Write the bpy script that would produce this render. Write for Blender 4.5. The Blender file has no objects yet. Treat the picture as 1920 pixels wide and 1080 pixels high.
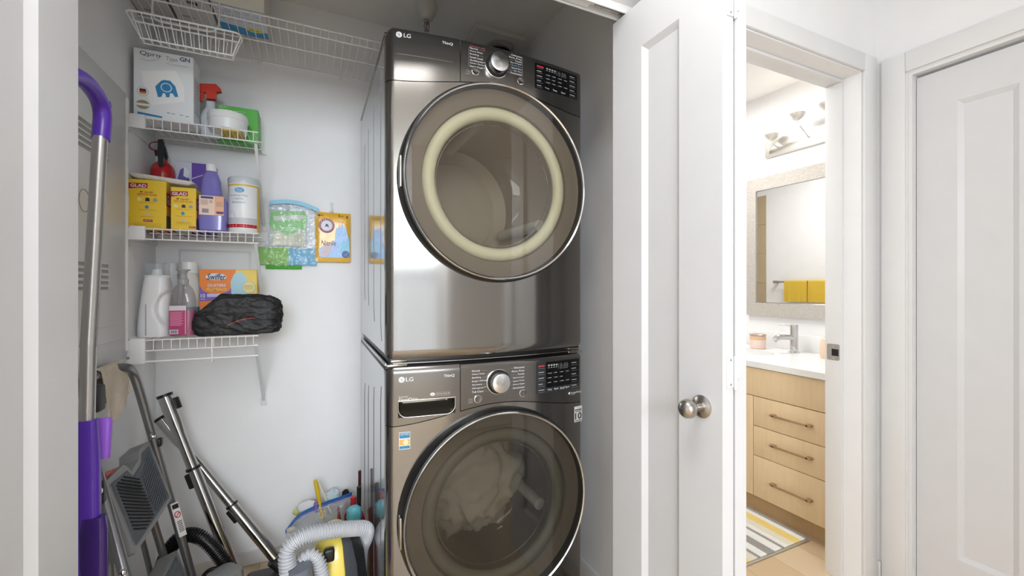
import bpy, bmesh, math, random
from mathutils import Vector, Matrix, noise
random.seed(7)
sc = bpy.context.scene
COL = sc.collection
# ---------------------------------------------------------------- camera
FPX, YAW, HOR, ZC = 800.0, math.radians(24.85), 537.0, 1.20
cd = bpy.data.cameras.new('camera'); cam = bpy.data.objects.new('camera', cd); COL.objects.link(cam)
cam.location = (0, 0, ZC); cam.rotation_euler = (math.pi/2, 0, -YAW)
cd.sensor_width = 36; cd.lens = 36*FPX/1920; cd.shift_y = (HOR-540)/1920; cd.clip_start = .02
sc.camera = cam
vs = sc.view_settings
vs.view_transform = 'Standard'; vs.look = 'None'; vs.gamma = 1; vs.use_curve_mapping = False; vs.exposure = -0.06
# ---------------------------------------------------------------- world and light
w = bpy.data.worlds.new('world'); sc.world = w; w.use_nodes = True
bg = w.node_tree.nodes['Background']; bg.inputs[0].default_value = (.85, .9, 1, 1); bg.inputs[1].default_value = .6
def area(name, loc, rot, sx, sy, power, col=(1, 1, 1)):
    l = bpy.data.lights.new(name, 'AREA'); l.shape = 'RECTANGLE'; l.size = sx; l.size_y = sy; l.energy = power; l.color = col
    o = bpy.data.objects.new(name, l); COL.objects.link(o); o.location = loc; o.rotation_euler = rot
    return o
R90 = math.pi/2
area('closet_fill_upper', (-.45, -2.78, 1.94), (R90, 0, 0), 2.0, .82, 100, (.88, .94, 1))  # added fill light behind the camera, shining into the closet
area('closet_fill_lower', (-.45, -2.78, .72), (R90, 0, 0), 2.0, 1.16, 16, (.9, .95, 1))  # weaker added fill below it, kept dim to limit glare on the dryer
area('daylight_hall_end_window', (-3.35, -.2, 1.45), (R90, 0, -R90), 1.2, 1.7, 6, (.88, .94, 1))
area('hall_fill_overhead', (.12, .28, 2.44), (0, 0, 0), .45, .45, 11, (1, 1, 1))  # added overhead fill for the door leaf and hall floor, no fixture
area('bathroom_fill_overhead', (1.9, 2.0, 2.44), (0, 0, 0), .6, .6, 22, (1, .99, .97))  # added overhead fill that brightens the bathroom beyond the vanity bulbs

# ---------------------------------------------------------------- pixel to place
S_, C_ = math.sin(YAW), math.cos(YAW)
def ray(px, py):
    u = (px-960)/FPX; v = (HOR-py)/FPX
    return Vector((S_+u*C_, C_-u*S_, v))
def aty(px, py, y):
    d = ray(px, py); t = y/d.y; return Vector((d.x*t, y, ZC+d.z*t))
def atx(px, py, x):
    d = ray(px, py); t = x/d.x; return Vector((x, d.y*t, ZC+d.z*t))
def atz(px, py, z):
    d = ray(px, py); t = (z-ZC)/d.z; return Vector((d.x*t, d.y*t, z))
# ---------------------------------------------------------------- materials
def lin(c):
    r = []
    for k in c[:3]:
        k = k/255; r.append(k/12.92 if k <= .04045 else ((k+.055)/1.055)**2.4)
    return tuple(r)+(1,)
MATS = {}
def mat(name, col, rough=.5, metal=0., spec=.5, coat=0., vary=.03, vscale=9., bump=0., bscale=60., emit=0., stretch=None, aniso=0.):
    if name in MATS: return MATS[name]
    m = bpy.data.materials.new(name); m.use_nodes = True; nt = m.node_tree; N = nt.nodes; Lk = nt.links
    b = N['Principled BSDF']; c = lin(col)
    b.inputs['Roughness'].default_value = rough; b.inputs['Metallic'].default_value = metal
    b.inputs['Specular IOR Level'].default_value = spec; b.inputs['Coat Weight'].default_value = coat
    b.inputs['Coat Roughness'].default_value = .04
    if aniso: b.inputs['Anisotropic'].default_value = aniso
    tc = N.new('ShaderNodeTexCoord'); mp = N.new('ShaderNodeMapping'); Lk.new(tc.outputs['Object'], mp.inputs[0])
    if stretch: mp.inputs['Scale'].default_value = stretch
    nz = N.new('ShaderNodeTexNoise'); nz.inputs['Scale'].default_value = vscale; nz.inputs['Detail'].default_value = 3; Lk.new(mp.outputs[0], nz.inputs[0])
    mx = N.new('ShaderNodeMix'); mx.data_type = 'RGBA'; Lk.new(nz.outputs[0], mx.inputs['Factor'])
    mx.inputs['A'].default_value = tuple(max(0, k*(1-vary)) for k in c[:3])+(1,)
    mx.inputs['B'].default_value = tuple(min(1, k*(1+vary)) for k in c[:3])+(1,)
    Lk.new(mx.outputs['Result'], b.inputs['Base Color'])
    if bump:
        n2 = N.new('ShaderNodeTexNoise'); n2.inputs['Scale'].default_value = bscale; n2.inputs['Detail'].default_value = 4; Lk.new(mp.outputs[0], n2.inputs[0])
        bp = N.new('ShaderNodeBump'); bp.inputs['Strength'].default_value = bump; bp.inputs['Distance'].default_value = .01
        Lk.new(n2.outputs[0], bp.inputs['Height']); Lk.new(bp.outputs[0], b.inputs['Normal'])
    if emit:
        b.inputs['Emission Color'].default_value = c; b.inputs['Emission Strength'].default_value = emit
    MATS[name] = m; return m
def film(name, col, clear=.8, rough=.03, ior=1.45, wrinkle=0.):
    """thin clear plastic or glass: what is behind shows through, tinted, with a glossy skin"""
    if name in MATS: return MATS[name]
    m = bpy.data.materials.new(name); m.use_nodes = True; nt = m.node_tree; N = nt.nodes; Lk = nt.links
    N.remove(N['Principled BSDF']); out = N['Material Output']
    tr = N.new('ShaderNodeBsdfTransparent'); tr.inputs[0].default_value = lin(col)
    df = N.new('ShaderNodeBsdfDiffuse'); df.inputs[0].default_value = lin(col)
    gl = N.new('ShaderNodeBsdfGlossy'); gl.inputs['Roughness'].default_value = rough
    m1 = N.new('ShaderNodeMixShader'); m1.inputs[0].default_value = clear; Lk.new(df.outputs[0], m1.inputs[1]); Lk.new(tr.outputs[0], m1.inputs[2])
    fr = N.new('ShaderNodeLayerWeight'); fr.inputs[0].default_value = .5; f0 = ((ior-1)/(ior+1))**2
    pw = N.new('ShaderNodeMath'); pw.operation = 'POWER'; pw.inputs[1].default_value = 4; Lk.new(fr.outputs['Facing'], pw.inputs[0])
    ma = N.new('ShaderNodeMath'); ma.operation = 'MULTIPLY_ADD'; ma.inputs[1].default_value = .6; ma.inputs[2].default_value = f0; Lk.new(pw.outputs[0], ma.inputs[0])
    m2 = N.new('ShaderNodeMixShader'); Lk.new(ma.outputs[0], m2.inputs[0]); Lk.new(m1.outputs[0], m2.inputs[1]); Lk.new(gl.outputs[0], m2.inputs[2])
    if wrinkle:
        nz = N.new('ShaderNodeTexNoise'); nz.inputs['Scale'].default_value = 30; tc = N.new('ShaderNodeTexCoord'); Lk.new(tc.outputs['Object'], nz.inputs[0])
        bp = N.new('ShaderNodeBump'); bp.inputs['Strength'].default_value = wrinkle; bp.inputs['Distance'].default_value = .01; Lk.new(nz.outputs[0], bp.inputs['Height'])
        Lk.new(bp.outputs[0], gl.inputs['Normal']); Lk.new(bp.outputs[0], fr.inputs['Normal'])
    Lk.new(m2.outputs[0], out.inputs[0]); MATS[name] = m; return m
def wood(name, a, b_, scale=(1, 1, 1), rough=.45):
    m = mat(name, a, rough, vary=0); nt = m.node_tree; N = nt.nodes; Lk = nt.links
    mx = [n for n in N if n.type == 'MIX'][0]; mx.inputs['A'].default_value = lin(a); mx.inputs['B'].default_value = lin(b_)
    [n for n in N if n.type == 'MAPPING'][0].inputs['Scale'].default_value = scale
    [n for n in N if n.type == 'TEX_NOISE'][0].inputs['Detail'].default_value = 8
    return m
WHITE = mat('white_wall_paint', (246, 246, 247), .6, bump=.04, bscale=220)
CEIL = mat('ceiling_paint', (244, 244, 242), .8, bump=.05, bscale=300)
TRIM = mat('white_trim_paint', (234, 234, 234), .38)
DOORW = mat('white_door_paint', (222, 222, 224), .36)
PLASW = mat('white_plastic', (238, 239, 240), .35)
PANELW = mat('panel_grey_white_enamel', (228, 228, 227), .35)
WIREW = mat('white_vinyl_wire', (240, 240, 240), .32)
BLACK = mat('black_plastic', (22, 22, 23), .38)
DARK = mat('dark_recess', (12, 12, 12), .6)
CHROME = mat('polished_chrome', (205, 205, 205), .1, 1.)
NICKEL = mat('brushed_nickel', (178, 174, 168), .26, 1.)
STEEL = mat('graphite_steel', (140, 137, 133), .13, .95, vary=.02)
STEELP = mat('graphite_steel_panel', (124, 121, 118), .2, .95, vary=.02)
SIDE = mat('glossy_grey_side_enamel', (196, 200, 204), .09, .75)
INKW = mat('white_ink', (225, 225, 225), .5, vary=0)
INKG = mat('grey_ink', (160, 160, 160), .5, vary=0)
INKK = mat('black_ink', (35, 32, 34), .5, vary=0)
INKR = mat('red_ink', (190, 40, 45), .5, vary=0)
# ---------------------------------------------------------------- mesh building
class MB:
    def __init__(s): s.v = []; s.f = []
    def add(s, v, f):
        o = len(s.v); s.v += [Vector(p) for p in v]; s.f += [tuple(i+o for i in q) for q in f]; return s
    def box(s, x0, x1, y0, y1, z0, z1):
        v = [(x, y, z) for x in (x0, x1) for y in (y0, y1) for z in (z0, z1)]
        return s.add(v, [(0, 1, 3, 2), (4, 6, 7, 5), (0, 4, 5, 1), (2, 3, 7, 6), (0, 2, 6, 4), (1, 5, 7, 3)])
    def rbox(s, x0, x1, y0, y1, z0, z1, r=.004, n=2, mtx=None):
        bm = bmesh.new(); bmesh.ops.create_cube(bm, size=1)
        for q in bm.verts: q.co = Vector((x0+(q.co.x+.5)*(x1-x0), y0+(q.co.y+.5)*(y1-y0), z0+(q.co.z+.5)*(z1-z0)))
        bmesh.ops.bevel(bm, geom=bm.edges[:], offset=r, segments=n, affect='EDGES', profile=.5, clamp_overlap=True)
        if mtx is not None: bmesh.ops.transform(bm, matrix=mtx, verts=bm.verts[:])
        bm.verts.index_update(); s.add([q.co.copy() for q in bm.verts], [[q.index for q in f.verts] for f in bm.faces]); bm.free(); return s
    def tube(s, pts, r, seg=8, closed=False, cap=True):
        P = [Vector(p) for p in pts]; n = len(P); rr = r if isinstance(r, (list, tuple)) else [r]*n
        T = []
        for i in range(n):
            a = P[(i-1) % n] if (closed or i > 0) else P[0]; b = P[(i+1) % n] if (closed or i < n-1) else P[-1]
            T.append((b-a).normalized())
        up = Vector((0, 0, 1)) if abs(T[0].z) < .9 else Vector((1, 0, 0))
        nrm = (up-T[0]*up.dot(T[0])).normalized(); v = []
        for i in range(n):
            nrm = (nrm-T[i]*nrm.dot(T[i])).normalized(); bi = T[i].cross(nrm)
            for k in range(seg):
                a = 2*math.pi*k/seg; v.append(P[i]+(nrm*math.cos(a)+bi*math.sin(a))*rr[i])
        f = []
        for i in range(n if closed else n-1):
            j = (i+1) % n
            for k in range(seg):
                l = (k+1) % seg; f.append((i*seg+k, i*seg+l, j*seg+l, j*seg+k))
        if cap and not closed: f += [tuple(range(seg-1, -1, -1)), tuple((n-1)*seg+k for k in range(seg))]
        return s.add(v, f)
    def lathe(s, prof, c, axis='z', seg=32, ang=None):
        c = Vector(c); v = []; n = len(prof)
        for r, h in prof:
            for k in range(seg):
                a = 2*math.pi*k/seg; p, q = r*math.cos(a), r*math.sin(a)
                v.append(c+Vector({'z': (p, q, h), 'y': (p, h, q), 'x': (h, p, q)}[axis]))
        f = []
        for i in range(n-1):
            for k in range(seg):
                l = (k+1) % seg; f.append((i*seg+k, i*seg+l, (i+1)*seg+l, (i+1)*seg+k))
        if prof[0][0] > 1e-5 and ang != 'open': f.append(tuple(range(seg)))
        if prof[-1][0] > 1e-5 and ang != 'open': f.append(tuple((n-1)*seg+k for k in range(seg)))
        return s.add(v, f)
    def loft(s, rings, seg=32, caps=True):
        """rings: (z, cx, cy, rx, ry, exponent)"""
        v = []
        for z, cx, cy, rx, ry, e in rings:
            for k in range(seg):
                a = 2*math.pi*k/seg; ca, sa = math.cos(a), math.sin(a)
                v.append((cx+rx*math.copysign(abs(ca)**(2/e), ca), cy+ry*math.copysign(abs(sa)**(2/e), sa), z))
        f = []
        for i in range(len(rings)-1):
            for k in range(seg):
                l = (k+1) % seg; f.append((i*seg+k, i*seg+l, (i+1)*seg+l, (i+1)*seg+k))
        if caps: f += [tuple(range(seg-1, -1, -1)), tuple((len(rings)-1)*seg+k for k in range(seg))]
        return s.add(v, f)
    def grid(s, fn, nu, nv, keep=None):
        v = [fn(i/nu, j/nv) for i in range(nu+1) for j in range(nv+1)]; f = []
        for i in range(nu):
            for j in range(nv):
                q = (i*(nv+1)+j, (i+1)*(nv+1)+j, (i+1)*(nv+1)+j+1, i*(nv+1)+j+1)
                if keep is None or keep(sum((Vector(v[t]) for t in q), Vector())/4): f.append(q)
        return s.add(v, f)
    def prism(s, poly, fr, d0, d1):
        n = len(poly); v = [fr.p(a, b, d0) for a, b in poly]+[fr.p(a, b, d1) for a, b in poly]
        f = [tuple(range(n)), tuple(range(2*n-1, n-1, -1))]+[(i, i+n, (i+1) % n+n, (i+1) % n) for i in range(n)]
        return s.add(v, f)
    def xf(s, m): s.v = [m @ p for p in s.v]; return s
    def build(s, name, m, parent=None, smooth=38, recalc=True, loc=None, solid=0.):
        root = parent
        while root is not None and root.parent is not None: root = root.parent
        o_ = ORG.get(root, Vector((0, 0, 0))) if root is not None else Vector(loc or (0, 0, 0))
        me = bpy.data.meshes.new(name); me.from_pydata([p-o_ for p in s.v], [], s.f)
        if recalc or solid:
            bm = bmesh.new(); bm.from_mesh(me)
            if recalc: bmesh.ops.recalc_face_normals(bm, faces=bm.faces[:])
            if solid: bmesh.ops.solidify(bm, geom=bm.faces[:], thickness=solid)
            bm.to_mesh(me); bm.free()
        if smooth:
            me.polygons.foreach_set('use_smooth', [True]*len(me.polygons)); me.set_sharp_from_angle(angle=math.radians(smooth))
        me.materials.append(m); o = bpy.data.objects.new(name, me); COL.objects.link(o)
        if root is None: o.location = o_; ORG[o] = Vector(o_)
        else: o.parent = parent
        return o
ORG = {}
class Fr:
    """flat printing frame: origin, right axis, up axis; out is towards the viewer of that face"""
    def __init__(s, o, x, z): s.o = Vector(o); s.x = Vector(x).normalized(); s.z = Vector(z).normalized(); s.n = s.x.cross(s.z)
    def p(s, a, b, d=0): return s.o+s.x*a+s.z*b+s.n*d
    warp = None
def front(x, y, z): return Fr((x, y, z), (1, 0, 0), (0, 0, 1))
def thing(name, label, cat, loc=(0, 0, 0), group=None, kind=None):
    o = bpy.data.objects.new(name, None); COL.objects.link(o); o.location = loc; ORG[o] = Vector(loc); o.empty_display_size = .05
    return tag(o, label, cat, group, kind)
def tag(o, label=None, cat=None, group=None, kind=None):
    if label: o['label'] = label
    if cat: o['category'] = cat
    if group: o['group'] = group
    if kind: o['kind'] = kind
    return o
def struct(name, mb, m, label, cat='', parent=None, smooth=30):
    o = mb.build(name, m, parent, smooth)
    if parent is None: tag(o, label, cat or name.split('_')[0], None, 'structure')
    return o
def ell(a, b, ra, rb, n=24): return [(a+ra*math.cos(2*math.pi*k/n), b+rb*math.sin(2*math.pi*k/n)) for k in range(n)]
def rect(a0, a1, b0, b1): return [(a0, b0), (a1, b0), (a1, b1), (a0, b1)]
def rrect(a0, a1, b0, b1, r, n=4):
    o = []
    for (cx, cy, st) in ((a1-r, b0+r, -90), (a1-r, b1-r, 0), (a0+r, b1-r, 90), (a0+r, b0+r, 180)):
        for k in range(n+1): t = math.radians(st+90*k/n); o.append((cx+r*math.cos(t), cy+r*math.sin(t)))
    return o
def decal(par, name, fr, poly, m, d=.0005, d0=-.0004):
    return MB().prism(poly, fr, d0, d).build(name, m, par, 0) if fr.warp is None else warped(par, name, fr, poly, m, d)
def warped(par, name, fr, poly, m, d):
    mb = MB().prism(poly, fr, -.001, d); mb.v = [fr.warp(p) for p in mb.v]; return mb.build(name, m, par, 0)
def bars(par, name, fr, rows, m, d=.0005):
    """a block of print too fine to read: rows of (a0, a1, b0, b1)"""
    mb = MB()
    for r in rows: mb.prism(rect(*r), fr, -.0003, d)
    if fr.warp: mb.v = [fr.warp(p) for p in mb.v]
    return mb.build(name, m, par, 0)
def text(par, txt, fr, a0, a1, b0, b1, m, name='lettering', shear=0., bold=0., d=.0005, tilt=0.):
    c = bpy.data.curves.new('t', 'FONT'); c.body = txt; c.size = 1; c.shear = shear; c.offset = bold; c.resolution_u = 3
    o = bpy.data.objects.new('t', c); COL.objects.link(o)
    me = bpy.data.meshes.new_from_object(o); bpy.data.objects.remove(o); bpy.data.curves.remove(c)
    xs = [q.co.x for q in me.vertices]; ys = [q.co.y for q in me.vertices]
    if not xs: return
    x0, x1, y0, y1 = min(xs), max(xs), min(ys), max(ys); mb = MB(); mb.f = [tuple(p.vertices) for p in me.polygons]
    for q in me.vertices:
        fa = (q.co.x-x0)/(x1-x0); a = a0+(a1-a0)*fa; b = b0+(b1-b0)*(q.co.y-y0)/max(y1-y0, 1e-6)+tilt*fa
        mb.v.append(fr.p(a, b, d))
    if fr.warp: mb.v = [fr.warp(p) for p in mb.v]
    bpy.data.meshes.remove(me)
    return mb.build(name, m, par, 0, recalc=False)
def arc(c, r, a0, a1, n, ax=(1, 0, 0), az=(0, 0, 1)):
    c = Vector(c); ax = Vector(ax); az = Vector(az)
    return [c+ax*(r*math.cos(math.radians(a0+(a1-a0)*i/n)))+az*(r*math.sin(math.radians(a0+(a1-a0)*i/n))) for i in range(n+1)]
def spline(pts, n=8):
    P = [Vector(p) for p in pts]; P = [P[0]*2-P[1]]+P+[P[-1]*2-P[-2]]; out = []
    for i in range(1, len(P)-2):
        for k in range(n):
            t = k/n; a, b, c, d = P[i-1:i+3]
            out.append(.5*((2*b)+(c-a)*t+(2*a-5*b+4*c-d)*t*t+(3*b-a-3*c+d)*t**3))
    out.append(P[-2]); return out
def rod(a, b, r, seg=8): return MB().tube([a, b], r, seg)
def wires(par, base, n, step, loc0=(0, 0, 0), name='wire'):
    """copies of one wire, sharing its mesh, each a part of its own"""
    for i in range(1, n):
        c = base.copy(); COL.objects.link(c); c.parent = par; c.location = Vector(base.location)+Vector(step)*i
# ================================================================ THE PLACE
XL, XR, YB, YF0, YF1, HC = -.577, 1.025, 2.15, .95, 1.075, 2.47
def bx(*a): return MB().box(*a)
struct('floor', bx(-3.5, 2.82, -3.0, 3.8, -.1, -.012), wood('floor_subfloor_oak', (214, 190, 160), (224, 202, 174), (3, .6, 1)), 'pale oak plank floor running through hall, closet and bathroom')
fl = bpy.data.objects['floor']
OAK = [wood('oak_plank_%s' % n, a, b, (30, 2.2, 5), .4) for n, a, b in (('pale', (224, 200, 168), (208, 180, 146)), ('honey', (218, 192, 158), (202, 174, 138)), ('sand', (228, 205, 174), (212, 186, 152)))]
k = 0
for (x0, x1, y0, y1) in ((1.126, 2.72, .1, 3.69), (-.575, 1.02, -.3, 2.14)):
    x = x0; yy = 0
    while x < x1-.01:
        xe = min(x+.18, x1); yc = y0+(.9+.55*(k % 3)); 
        for a, b in ((y0, yc), (yc, y1)):
            bx(x+.0008, xe-.0008, a+.0008, b-.0008, -.012, 0).build('plank', OAK[k % 3], fl, 0); k += 1
        x += .18
mb = bx(-3.5, 2.82, -3.0, 3.8, HC, HC+.1); struct('ceiling', mb, CEIL, 'flat white ceiling above hall, closet and bathroom')
struct('wall_closet_back', bx(-.677, 1.125, YB, YB+.1, 0, HC), WHITE, 'white painted back wall of the laundry closet behind the shelves', 'wall')
struct('wall_closet_left', bx(XL-.1, XL, YF1, YB, 0, HC), WHITE, 'white painted closet side wall carrying the breaker panel', 'wall')
struct('wall_closet_right', bx(XR, 1.125, YF1, 3.7, 0, HC), WHITE, 'white painted closet side wall beside the stacked machines', 'wall')
mb = bx(-3.4, -.48, YF0, YF1, 0, HC).box(-.48, .93, YF0, YF1, 2.032, HC).box(.93, 1.2, YF0, YF1, 0, HC).box(1.2, 1.96, YF0, YF1, 2.045, HC).box(1.96, 2.82, YF0, YF1, 0, HC)
struct('wall_hall_front', mb, WHITE, 'white hall wall holding the closet opening and bathroom doorway', 'wall')
mb = bx(2.07, 2.17, .849, YF0, 0, HC).box(2.07, 2.17, .05, .849, 2.02, HC).box(2.07, 2.17, -1.4, .05, 0, HC)
struct('wall_hall_right', mb, WHITE, 'white hall wall around the bifold closet door', 'wall')
struct('wall_hall_rear', bx(.75, 2.07, -1.4, -1.3, 0, HC), WHITE, 'white hall wall facing the laundry closet', 'wall')
struct('wall_living_side', bx(.65, .75, -2.9, -1.3, 0, HC), WHITE, 'white living room side wall', 'wall')
mb = bx(-3.5, -1.5, -3, -2.9, 0, HC).box(-1.5, .6, -3, -2.9, 0, .08).box(-1.5, .6, -3, -2.9, 2.38, HC).box(.6, .75, -3, -2.9, 0, HC)
struct('wall_living_rear', mb, WHITE, 'white living room wall around the added wide window', 'wall')
mb = bx(-3.5, -3.4, -2.9, -.85, 0, HC).box(-3.5, -3.4, .45, YF1, 0, HC).box(-3.5, -3.4, -.85, .45, 0, .55).box(-3.5, -3.4, -.85, .45, 2.35, HC)
struct('wall_living_left', mb, WHITE, 'white end wall of the hall with a window', 'wall')
struct('wall_bath_vanity', bx(2.72, 2.82, YF1, 3.7, 0, HC), WHITE, 'white bathroom wall behind the vanity and mirror', 'wall')
struct('wall_bath_back', bx(1.125, 2.82, 3.7, 3.8, 0, HC), WHITE, 'white bathroom end wall', 'wall')
# unseen windows of the hall and living room
def window(n, axis, c0, c1, pos, z0, z1, label):
    def bb(mb, a0, a1, z0_, z1_, t=.03): return mb.box(a0, a1, pos-t, pos+t, z0_, z1_) if axis == 'x' else mb.box(pos-t, pos+t, a0, a1, z0_, z1_)
    t = thing('window_%d' % n, label, 'window', ((c0+c1)/2, pos, z0) if axis == 'x' else (pos, (c0+c1)/2, z0), None, 'structure')
    bb(MB(), c0, c0+.06, z0, z1).build('frame', TRIM, t, 0); bb(MB(), c1-.06, c1, z0, z1).build('frame', TRIM, t, 0)
    bb(MB(), c0+.06, c1-.06, z0, z0+.06).build('frame', TRIM, t, 0); bb(MB(), c0+.06, c1-.06, z1-.06, z1).build('frame', TRIM, t, 0)
    m = (c0+c1)/2; bb(MB(), m-.025, m+.025, z0+.06, z1-.06, .025).build('mullion', TRIM, t, 0)
    for a, b in ((c0+.06, m-.025), (m+.025, c1-.06)): bb(MB(), a, b, z0+.06, z1-.06, .003).build('pane', film('window_glass', (235, 242, 245), .95), t, 0)
window(1, 'x', -1.5, .6, -2.95, .08, 2.38, 'wide white window frame added unseen around the closet fill lights')  # unseen window, added to frame the two closet fill lights
window(2, 'y', -.85, .45, -3.45, .55, 2.35, 'white framed hall end window letting in daylight')
# skirting
BB = mat('white_baseboard', (226, 225, 222), .4)
def skirting(name, mb, label): struct(name, mb, BB, label, 'baseboard')
skirting('baseboard_closet_back', MB().rbox(XL, XR, YB-.013, YB, 0, .06, .004, 2), 'low white baseboard along the closet back wall')
skirting('baseboard_closet_left', MB().rbox(XL, XL+.013, YF1, YB-.013, 0, .06, .004, 2), 'low white baseboard along the closet left wall')
skirting('baseboard_closet_right', MB().rbox(XR-.013, XR, YF1, YB-.013, 0, .06, .004, 2), 'low white baseboard beside the washer')
skirting('baseboard_hall_right', MB().rbox(2.058, 2.07, .931, .949, 0, .095, .004, 2), 'short white baseboard stub in the hall corner')
skirting('baseboard_hall_rear', MB().rbox(.75, 2.07, -1.3, -1.287, 0, .095, .004, 2), 'white baseboard along the rear hall wall')
# bathroom doorway trim: casing, jamb, stop, strike plate
mb = MB().rbox(1.965, 2.052, .938, .95, 0, 2.118, .003).rbox(1.108, 1.195, .938, .95, 0, 2.118, .003).rbox(1.195, 1.965, .938, .95, 2.05, 2.118, .003)
t1 = struct('trim_1', mb, TRIM, 'flat white casing around the bathroom doorway', 'door casing')
mb = MB().rbox(1.948, 1.96, 1.012, 1.075, 0, 2.033, .002).rbox(1.2, 1.212, 1.012, 1.075, 0, 2.033, .002).rbox(1.2, 1.96, 1.012, 1.075, 2.033, 2.045, .002)
t2 = struct('trim_2', mb, TRIM, 'white stop strip inside the bathroom doorway jamb', 'door stop')
sp = atx(1563, 660, 1.948)
fs = Fr((1.948, sp.y, sp.z), (0, -1, 0), (0, 0, 1))
pl = MB().prism(rrect(-.024, .022, -.033, .033, .005), fs, 0, .0022).build('strike_plate', NICKEL, t2); tag(pl, 'brushed nickel strike plate')
MB().prism(rect(-.006, .019, -.015, .013), fs, .0018, .0026).build('latch_hole', DARK, pl, 0)
for b in (-.025, .024): MB().prism(ell(.002, b, .0035, .0035, 10), fs, .002, .0032).build('screw', CHROME, pl)
mb = MB().rbox(2.058, 2.07, .853, .929, 0, 2.1, .003).rbox(2.058, 2.07, -.03, .853, 2.024, 2.1, .003)
struct('trim_3', mb, TRIM, 'flat white casing around the hall bifold door', 'door casing')
mb = bx(2.0705, 2.169, .836, .8485, 0, 2.008).box(2.0705, 2.169, .05, .8485, 2.008, 2.0195)
struct('trim_4', mb, TRIM, 'white jamb lining of the hall bifold door', 'door jamb')
# track of the closet bifold
tk = thing('trim_5', 'white metal bifold track under the closet header', 'door track', (.2, 1.02, 2.032), None, 'structure')
bx(-.48, .93, 1.004, 1.044, 2.029, 2.0318).build('track_web', TRIM, tk, 0)
for y in (1.004, 1.0405): bx(-.48, .93, y, y+.0035, 2.008, 2.029).build('track_flange', TRIM, tk, 0)
bx(.60, .72, 1.012, 1.036, 2.012, 2.0285).build('snugger_guide', PLASW, tk, 0)
rod((.74, 1.024, 2.019), (.835, 1.024, 2.019), .004).build('spring_rod', NICKEL, tk)
# ---------------------------------------------------------------- doors
def leaf(par, xf, sgn, y0, y1, z0, z1, st=.126, rt=.13, rb=.21, th=.035):
    """one leaf lying in a plane of constant x, panelled on the face at xf that looks towards -sgn"""
    def P(u, z, d): return (xf+sgn*d, u, z)
    a0, a1, b0, b1 = y0+st, y1-st, z0+rb, z1-rt; e = .016; dp = .011
    v = [P(u, z, 0) for u, z in ((y0, z0), (y1, z0), (y1, z1), (y0, z1))]+[P(u, z, 0) for u, z in ((a0, b0), (a1, b0), (a1, b1), (a0, b1))]
    v += [P(u, z, dp) for u, z in ((a0+e, b0+e), (a1-e, b0+e), (a1-e, b1-e), (a0+e, b1-e))]+[P(u, z, th) for u, z in ((y0, z0), (y1, z0), (y1, z1), (y0, z1))]
    f = []
    for i in range(4):
        j = (i+1) % 4; f += [(i, j, j+4, i+4), (i+4, j+4, j+8, i+8), (i, 12+i, 12+j, j)]
    f.append((12, 13, 14, 15)); f.append((8, 9, 10, 11))
    l = MB().add(v, f).build('leaf', DOORW, par, 20)
    bm = MB(); x0, x1 = sorted((xf+sgn*(dp-.0006), xf+sgn*(dp+.006)))
    bm.box(x0, x1, a0+e, a1-e, b0+e, b1-e).build('panel', DOORW, l, 0)
    return l
d1 = thing('door_1', 'open white bifold door leaf folded at the mop side of the closet', 'door', (-.42, .86, 0), None, 'structure')
leaf(d1, -.399, -1, .674, 1.06, .012, 2.005); leaf(d1, -.473, 1, .674, 1.06, .012, 2.005)
d2 = thing('door_2', 'open white bifold door with round nickel knob beside the washer', 'door', (.87, .86, 0), None, 'structure')
la = leaf(d2, .833, 1, .672, 1.06, .012, 2.005); leaf(d2, .912, -1, .672, 1.06, .012, 2.005, th=.038)
kc = atx(1316, 762, .833)
kn = MB().lathe([(0, 0), (.027, 0), (.027, -.003), (.022, -.007), (.011, -.010), (.0095, -.022), (.012, -.028), (.019, -.034), (.0225, -.044), (.021, -.054), (.015, -.061), (.006, -.064), (0, -.0645)], (.833, kc.y, kc.z), 'x', 32).build('knob', NICKEL, d2)
tag(kn, 'brushed nickel round door knob with rose')
for z in (.22, 1.005, 1.85):
    h = MB().rbox(.846, .867, .6695, .672, z-.036, z+.036, .001, 1).build('hinge', TRIM, d2)
    MB().rbox(.874, .886, .6695, .672, z-.018, z+.022, .001, 1).build('hinge_plate', TRIM, h)
    rod((.8705, .668, z-.04), (.8705, .668, z+.036), .0035).build('hinge_pin', TRIM, h)
    for zz in (-.028, .028): MB().lathe([(0, -.0012), (.0025, -.0012), (.003, 0)], (.857, .6695, z+zz), 'y', 10).build('screw', INKG, h)
rod((.85, 1.024, 1.999), (.85, 1.024, 2.022), .004).build('guide_pin', NICKEL, d2)
d3 = thing('door_3', 'closed white bifold door in the hall side wall', 'door', (2.12, .6, 0), None, 'structure')
leaf(d3, 2.10, 1, .457, .834, .012, 1.998, st=.114, rt=.128, rb=.205); leaf(d3, 2.10, 1, .078, .455, .012, 1.998, st=.114, rt=.128, rb=.205)
# ================================================================ LAUNDRY CLOSET: fixed things
bp = thing('breaker_panel', 'grey white electrical breaker panel with louvres on the closet side wall', 'breaker panel', (XL, 1.6, 1.0))
PX = XL+.006
MB().rbox(XL, PX, 1.2, 1.832, .965, 1.845, .002).build('trim_plate', PANELW, bp)
MB().rbox(PX-.001, PX+.007, 1.235, 1.79, 1.03, 1.80, .003).build('panel_door', PANELW, bp)
MB().rbox(PX+.006, PX+.011, 1.27, 1.735, 1.08, 1.755, .004).build('raised_field', PANELW, bp)
rod((PX+.002, 1.833, .985), (PX+.002, 1.833, 1.83), .005, 10).build('hinge_rod', PANELW, bp)
for z in (1.09, 1.26, 1.45, 1.62, 1.77): rod((PX+.002, 1.833, z), (PX+.002, 1.833, z+.055), .0066, 10).build('hinge_knuckle', PANELW, bp)
GR = mat('louvre_shadow_grey', (172, 172, 170), .6)
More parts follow.
